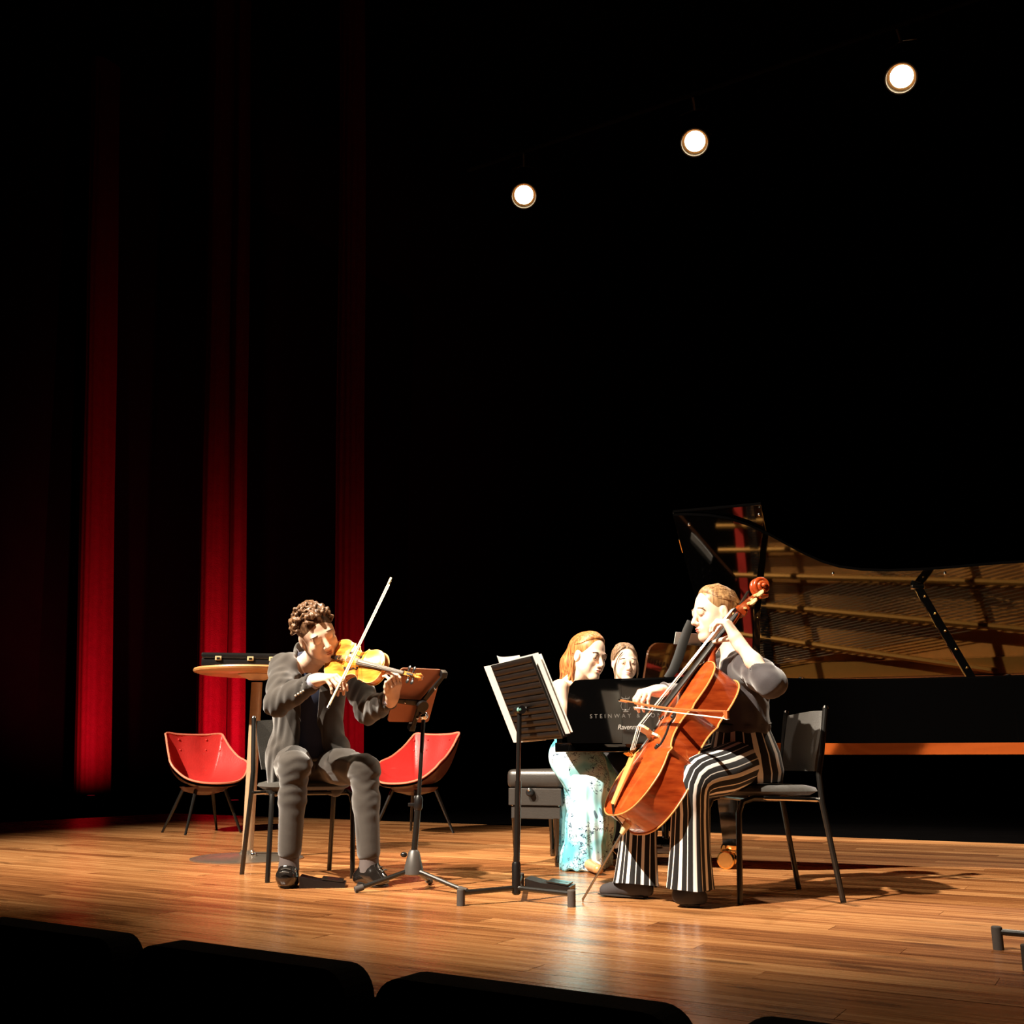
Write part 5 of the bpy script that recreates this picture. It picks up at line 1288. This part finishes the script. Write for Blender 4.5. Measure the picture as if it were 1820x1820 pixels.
    for an, to in ((anL, toL), (anR, toR)):
        d = nrm(V(to[0]-an[0], to[1]-an[1], 0)); sd = np.cross(d, UP); heel = V(an[0], an[1], 0) - d*.04; toe = V(to[0], to[1], 0); L_ = np.linalg.norm(toe-heel)
        s = Melt(.004); s.cone(heel + UP*.038, heel + d*.06 + UP*.045, .034, .038, .03); s.cone(heel + d*.06 + UP*.048, toe - d*.035 + UP*.024, .042, .028, .03, e=sd, q=1.1); s.cone(heel + d*.03 + UP*.06, V(an[0], an[1], .13), .042, .040, .02); s.half(V(0, 0, .012), -UP, .004)
        sh_ = melt_obj('boot', s, SO, t)
        mb = MB(); mb.tube([heel + UP*.009, heel + d*.06 + UP*.009, heel + d*L_*.6 + UP*.009, toe - d*.03 + UP*.009, toe + UP*.009], [.034, .035, .040, .034, .012], 14, flat=.22, fax=UP); mb.build('sole', mat('shoe_sole', (0, 0, 0)), sh_, True)
    mb = MB(); mb.ball(H.g(.075, -.006, -.05), .006, n=10, m=8); mb.build('earring', CHROME, body, True)
cellist()

# ------------------------------------------------------------------ the pianist
def dress_material():
    m = mat('patterned_silk', (.5, .75, .75), .35, spec=.4); nt, b = nodes(m); tc = nt.nodes.new('ShaderNodeTexCoord')
    def noise(sc, det, off=0):
        n = nt.nodes.new('ShaderNodeTexNoise'); n.inputs['Scale'].default_value = sc; n.inputs['Detail'].default_value = det; n.inputs['Distortion'].default_value = .6
        mp = nt.nodes.new('ShaderNodeMapping'); mp.inputs['Location'].default_value = (off, off*2, off); nt.links.new(tc.outputs['Object'], mp.inputs[0]); nt.links.new(mp.outputs[0], n.inputs['Vector']); return n.outputs['Fac']
    base = ramp(nt, noise(5, 2), [(.34, (.07, .36, .45)), (.45, (.30, .66, .72)), (.56, (.66, .86, .87)), (.66, (.84, .90, .88))])
    ink = mth(nt, 'LESS_THAN', mth(nt, 'ABSOLUTE', mth(nt, 'SUBTRACT', noise(40, 2, 3), .5)), .024)
    reg = mth(nt, 'GREATER_THAN', noise(7, 1, 8), .47); f = mth(nt, 'MULTIPLY', ink, reg)
    mx = nt.nodes.new('ShaderNodeMix'); mx.data_type = 'RGBA'; mx.inputs['B'].default_value = (.03, .05, .09, 1); nt.links.new(base, mx.inputs['A']); nt.links.new(f, mx.inputs['Factor'])
    blot = mth(nt, 'GREATER_THAN', noise(9, 2, 14), .70); m2 = nt.nodes.new('ShaderNodeMix'); m2.data_type = 'RGBA'; m2.inputs['B'].default_value = (.10, .17, .22, 1); nt.links.new(mx.outputs['Result'], m2.inputs['A']); nt.links.new(blot, m2.inputs['Factor'])
    nt.links.new(m2.outputs['Result'], b.inputs['Base Color']); return m
def pianist():
    t = thing('person', 'pianist with long reddish-blond hair in a pale turquoise patterned dress', 'person', V(.30, 6.1, 0))
    f = PT; rtn = -PK
    pel = V(.355, 6.12, .605); nk = at(1012, 1214, 6.03)
    shR, shL = at(994, 1224, 5.86), at(1030, 1224, 6.20)
    elR = at(998, 1294, 5.82); wrR = pu(.02, .42, .775); elL = at(1046, 1296, 6.25); wrL = pu(.02, .80, .775)
    hipR, hipL = pel + rtn*.085, pel - rtn*.085
    knR, knL = at(1050, 1392, 5.93), at(1064, 1392, 6.16); anR, anL = at(1036, 1534, 5.92), at(1050, 1530, 6.12)
    sp = nrm(nk-pel); sx = nrm(shR-shL); fw = nrm(np.cross(sx, sp)); fw = fw if fw[0] > 0 else -fw; TA = [sx, fw, sp]
    chest = lerp(pel, nk, .66); waist = lerp(pel, nk, .36)
    H = Head(at(1047, 1165, 5.98), V(.60, -.76, -.24), V(.22, -.12, .95), 1.08)
    m = Melt(.0042)
    m.ell(pel, (.15, .11, .10), TA); m.ell(waist, (.115, .088, .13), TA, k=.05); m.ell(chest, (.135, .095, .16), TA, k=.05)
    H.add(m, nk - sp*.01, .046, True, .95)
    for sh_ in (shL, shR): m.cone(nk - sp*.05, lerp(nk, sh_, .85), .045, .042, .05)
    m.chain([shR, lerp(shR, elR, .5), elR, lerp(elR, wrR, .4), wrR], [.050, .045, .038, .036, .024], .02); m.chain([shL, elL, wrL], [.048, .036, .024], .02)
    hand(m, wrR, PT*.9 - UP*.2, V(0, 0, -1), PK, [(20, 30, 20)]*4, sc=.95); hand(m, wrL, PT*.9 - UP*.2, V(0, 0, -1), -PK, [(20, 30, 20)]*4, sc=.95)
    m.chain([hipR, knR, anR], [.07, .05, .034], .03); m.chain([hipL, knL, anL], [.07, .05, .034], .03)
    m.cone(anR, gnd(1062, 1550) + UP*.03, .034, .024, .02); m.cone(anL, anL + PT*.14 - UP*.05, .034, .022, .02)
    body = melt_obj('body', m, SKINF, t)
    H.face(body, brow=(.12, .05, .02), lip=(.55, .2, .15), look=(.0, 1, -.4), tag='_pianist', eyecol=(.03, .02, .015))
    HB = hairmat('red_blond_hair', (.20, .06, .016), (.52, .22, .065))
    hm = Melt(.0045); hm.ell(H.g(0, -.022, .037), V(.081, .099, .089)*H.sc, H.ax); hm.ell(H.g(0, .080, -.030), V(.068, .075, .098)*H.sc, H.ax, k=.01, sub=True)
    for s in (-1, 1): hm.ell(H.g(s*.082, .006, -.020), V(.016, .024, .034)*H.sc, H.ax, k=.008, sub=True)
    hm.chain([H.g(0, -.07, .02), H.g(-.01, -.10, -.07), H.g(-.02, -.12, -.17)], [.07*H.sc, .062*H.sc, .03*H.sc], .04)
    hair = melt_obj('hair', hm, HB, t)
    st = [(.072*math.sin(a*1.7), .068*math.cos(a*1.4)+.006, .060+.056*math.cos(a*1.4)-.010*abs(a)) for a in np.linspace(-1, 1, 80)]
    paths = skull_paths(H, st, (0, -.105, .0), 1.07, 8, seed=5); rs = np.random.RandomState(7)
    for i, P in enumerate(paths):      # carry on down the back
        a = -1+2*i/79; base = P[-2]; dn = [base + (H.X*(a*.05) - H.F*.035 - UP*.10 + rs.normal(size=3)*.008), base + (H.X*(a*.07) - H.F*.055 - UP*.22 + rs.normal(size=3)*.012), base + (H.X*(a*.075) - H.F*.075 - UP*(.30+rs.uniform(0, .08)))]
        paths[i] = [V(*q) for q in catmull([tuple(x) for x in P[:-1]]+[tuple(x) for x in dn], 2)]
    for i in range(30):                # a lock in front of the shoulder
        s0 = H.g(rs.uniform(-.085, -.07) if False else rs.choice([-1, 1])*.078, rs.uniform(-.05, -.02), rs.uniform(-.05, .0)); paths.append([V(*q) for q in catmull([tuple(s0), tuple(s0 - UP*.09 - H.F*.02 + rs.normal(size=3)*.006), tuple(s0 - UP*.19 - H.F*.035 + rs.normal(size=3)*.012), tuple(s0 - UP*.26 - H.F*.05 + rs.normal(size=3)*.015)], 3)])
    strand_mesh('strands', paths, HB, hair, .0055, .0016)
    DR = dress_material(); TEAL = DR
    d = Melt(.006)
    d.ell(chest - sp*.03, (.150, .108, .15), TA, k=.05); d.ell(waist, (.135, .105, .15), TA, k=.05); d.ell(pel, (.14, .108, .115), TA, k=.05); d.half(nk - sp*.085 + fw*.0, sp*.95 + fw*.1, .01)
    d.fold = wrinkles(.003, .08, 5); melt_obj('bodice', d, DR, t)
    k = Melt(.0055)
    k.ell(pel - sp*.02, (.145, .11, .11), TA, k=.05)
    for hp, kn, an in ((hipR, knR, anR), (hipL, knL, anL)):
        fl = V(an[0], an[1], .02); k.chain([hp, lerp(hp, kn, .6), kn], [.115, .110, .096], .06); k.chain([kn, lerp(kn, fl, .5), fl], [.094, .102, .122], .06)
    q = gnd(998, 1540); k.chain([pel + rtn*.05 - UP*.05 + PT*.10, V(q[0]+.03, q[1]+.05, .3), V(q[0]+.02, q[1]+.06, .02)], [.09, .05, .055], .08)
    k.half(V(0, 0, .006), -UP, .004)
    kk = [(nrm(V(math.cos(x), math.sin(x), .06*i)), 2*PI/(.052+.013*i), i*1.3) for i, x in enumerate((.2, 1.1, 2.2))]
    def pl(P): return sum(np.sin((P@a)*w_+ph + 1.2*np.sin(P[:, 2]*6+ph)) for a, w_, ph in kk)*.0042*np.clip((.62-P[:, 2])*2.4, .12, 1)
    k.fold = pl; melt_obj('skirt', k, DR, t)
    to = gnd(1066, 1556); s = Melt(.004); dd = nrm(V(to[0]-anR[0]+.02, to[1]-anR[1]-.05, 0)); s.cone(V(anR[0], anR[1], .045)+dd*.02, to + UP*.026 - dd*.02, .032, .026, .02); s.half(V(0, 0, .008), -UP, .004)
    melt_obj('shoe', s, mat('tan_shoe', (.42, .20, .07), .35, coat=.4), t)
pianist()

# ------------------------------------------------------------------ the page turner behind the piano
def page_turner():
    c0 = V(.74, 7.12, 0)
    stage_chair((c0[0]+.0, c0[1]+.02, 0), (.1, -.99), 'black stacking chair of the page turner behind the piano')
    t = thing('person', 'page turner with pinned-back dark blond hair behind the piano', 'person', c0)
    pel = V(.74, 7.06, .57); nk = at(1108, 1222, 7.04); f = V(.1, -.99, 0); sx = V(-.99, -.1, 0)
    shR, shL = nk + sx*.165 - UP*.05, nk - sx*.165 - UP*.05; sp = nrm(nk-pel); TA = [sx, nrm(np.cross(sx, sp)), sp]
    H = Head(at(1110, 1176, 7.0), V(.16, -.965, -.16), V(.03, -.14, .99), 1.02)
    m = Melt(.0045); chest = lerp(pel, nk, .66); waist = lerp(pel, nk, .36)
    m.ell(pel, (.15, .11, .10), TA); m.ell(waist, (.115, .088, .13), TA, k=.05); m.ell(chest, (.135, .095, .16), TA, k=.05)
    H.add(m, nk - sp*.01, .046, True, .97)
    kn = [pel + V(s*.09, -.44, -.02) for s in (-1, 1)]; an = [q + V(0, .02, -.45) for q in kn]; wr = [q + V(0, .12, .10) for q in kn]; el = [shR + V(-.04, .02, -.27), shL + V(.04, .02, -.27)]
    for sh_, e, w_ in ((shR, el[0], wr[0]), (shL, el[1], wr[1])):
        m.cone(nk - sp*.05, lerp(nk, sh_, .85), .045, .042, .05); m.chain([sh_, e, w_], [.045, .036, .024], .02)
        hand(m, w_, V(0, -1, -.1), V(0, 0, -1), V(0, 0, 1) + (V(.5, 0, 0) if sh_ is shR else V(-.5, 0, 0)), [(25, 30, 20)]*4, sc=.93)
    for i, s in enumerate((-1, 1)): m.chain([pel + V(s*.085, 0, 0), kn[i], an[i]], [.075, .052, .036], .03); m.cone(an[i]-UP*.03, an[i] + V(0, -.15, -.07), .035, .022, .02)
    body = melt_obj('body', m, SKINF, t)
    H.face(body, brow=(.05, .028, .015), lip=(.52, .2, .16), look=(.1, 1, -.2), tag='_turner', eyecol=(.02, .012, .01))
    HB = hairmat('ash_brown_hair', (.11, .06, .036), (.34, .21, .12))
    hm = Melt(.0045); hm.ell(H.g(0, -.020, .037), V(.080, .098, .088)*H.sc, H.ax); hm.ell(H.g(0, .082, -.034), V(.064, .078, .100)*H.sc, H.ax, k=.01, sub=True)
    for s in (-1, 1): hm.ell(H.g(s*.082, .004, -.022), V(.016, .022, .034)*H.sc, H.ax, k=.008, sub=True)
    hm.chain([H.g(0, -.07, .0), H.g(0, -.09, -.05)], [.066*H.sc, .045*H.sc], .04)
    hair = melt_obj('hair', hm, HB, t); paths = []
    for s in (-1, 1):
        st = [(s*.004, .066-.10*q, .116+.006*q) for q in np.linspace(0, 1, 16)] + [(s*(.012+.055*q), .062-.02*q, .108-.045*q) for q in np.linspace(0, 1, 14)]
        paths += skull_paths(H, st, (s*.062, -.055, -.045), 1.07, 9, seed=11)
        for off in (0, .004, .008):
            s0 = H.g(s*(.030+off), .080, .070); paths.append([V(*q) for q in catmull([tuple(s0), tuple(H.g(s*.066, .062, .020)), tuple(H.g(s*(.074+off), .048, -.05)), tuple(H.g(s*.070, .050, -.115))], 4)])
    strand_mesh('strands', paths, HB, hair, .0036, .0012)
    b = Melt(.007); b.ell(pel, (.18, .14, .13), TA, k=.05); b.ell(waist, (.14, .11, .15), TA, k=.05); b.ell(chest, (.155, .115, .18), TA, k=.05)
    for sh_, e, w_ in ((shR, el[0], wr[0]), (shL, el[1], wr[1])): b.cone(nk - sp*.07, sh_, .055, .055, .05); b.chain([sh_, e, lerp(e, w_, .85)], [.058, .05, .038], .03)
    b.cone(nk + sp*.0, nk + sp*.08, .052, .06, .01, sub=True); melt_obj('black_top', b, mat('black_jersey', (.008, .007, .008), .85), t)
    k = Melt(.007); k.ell(pel - UP*.02, (.185, .15, .12), TA, k=.05)
    for i, s in enumerate((-1, 1)): k.chain([pel + V(s*.085, 0, 0), kn[i], lerp(kn[i], an[i], .9)], [.1, .075, .06], .03)
    melt_obj('trousers', k, mat('black_jersey', (0, 0, 0)), t)
    for i in (0, 1):
        s = Melt(.005); q = V(an[i][0], an[i][1], .045); s.cone(q + V(0, .03, 0), q + V(0, -.16, -.015), .04, .032, .02); s.cone(q, q + UP*.06, .04, .04, .02); s.half(V(0, 0, .004), -UP, .004); melt_obj('shoe', s, mat('black_shoe', (0, 0, 0)), t)
page_turner()
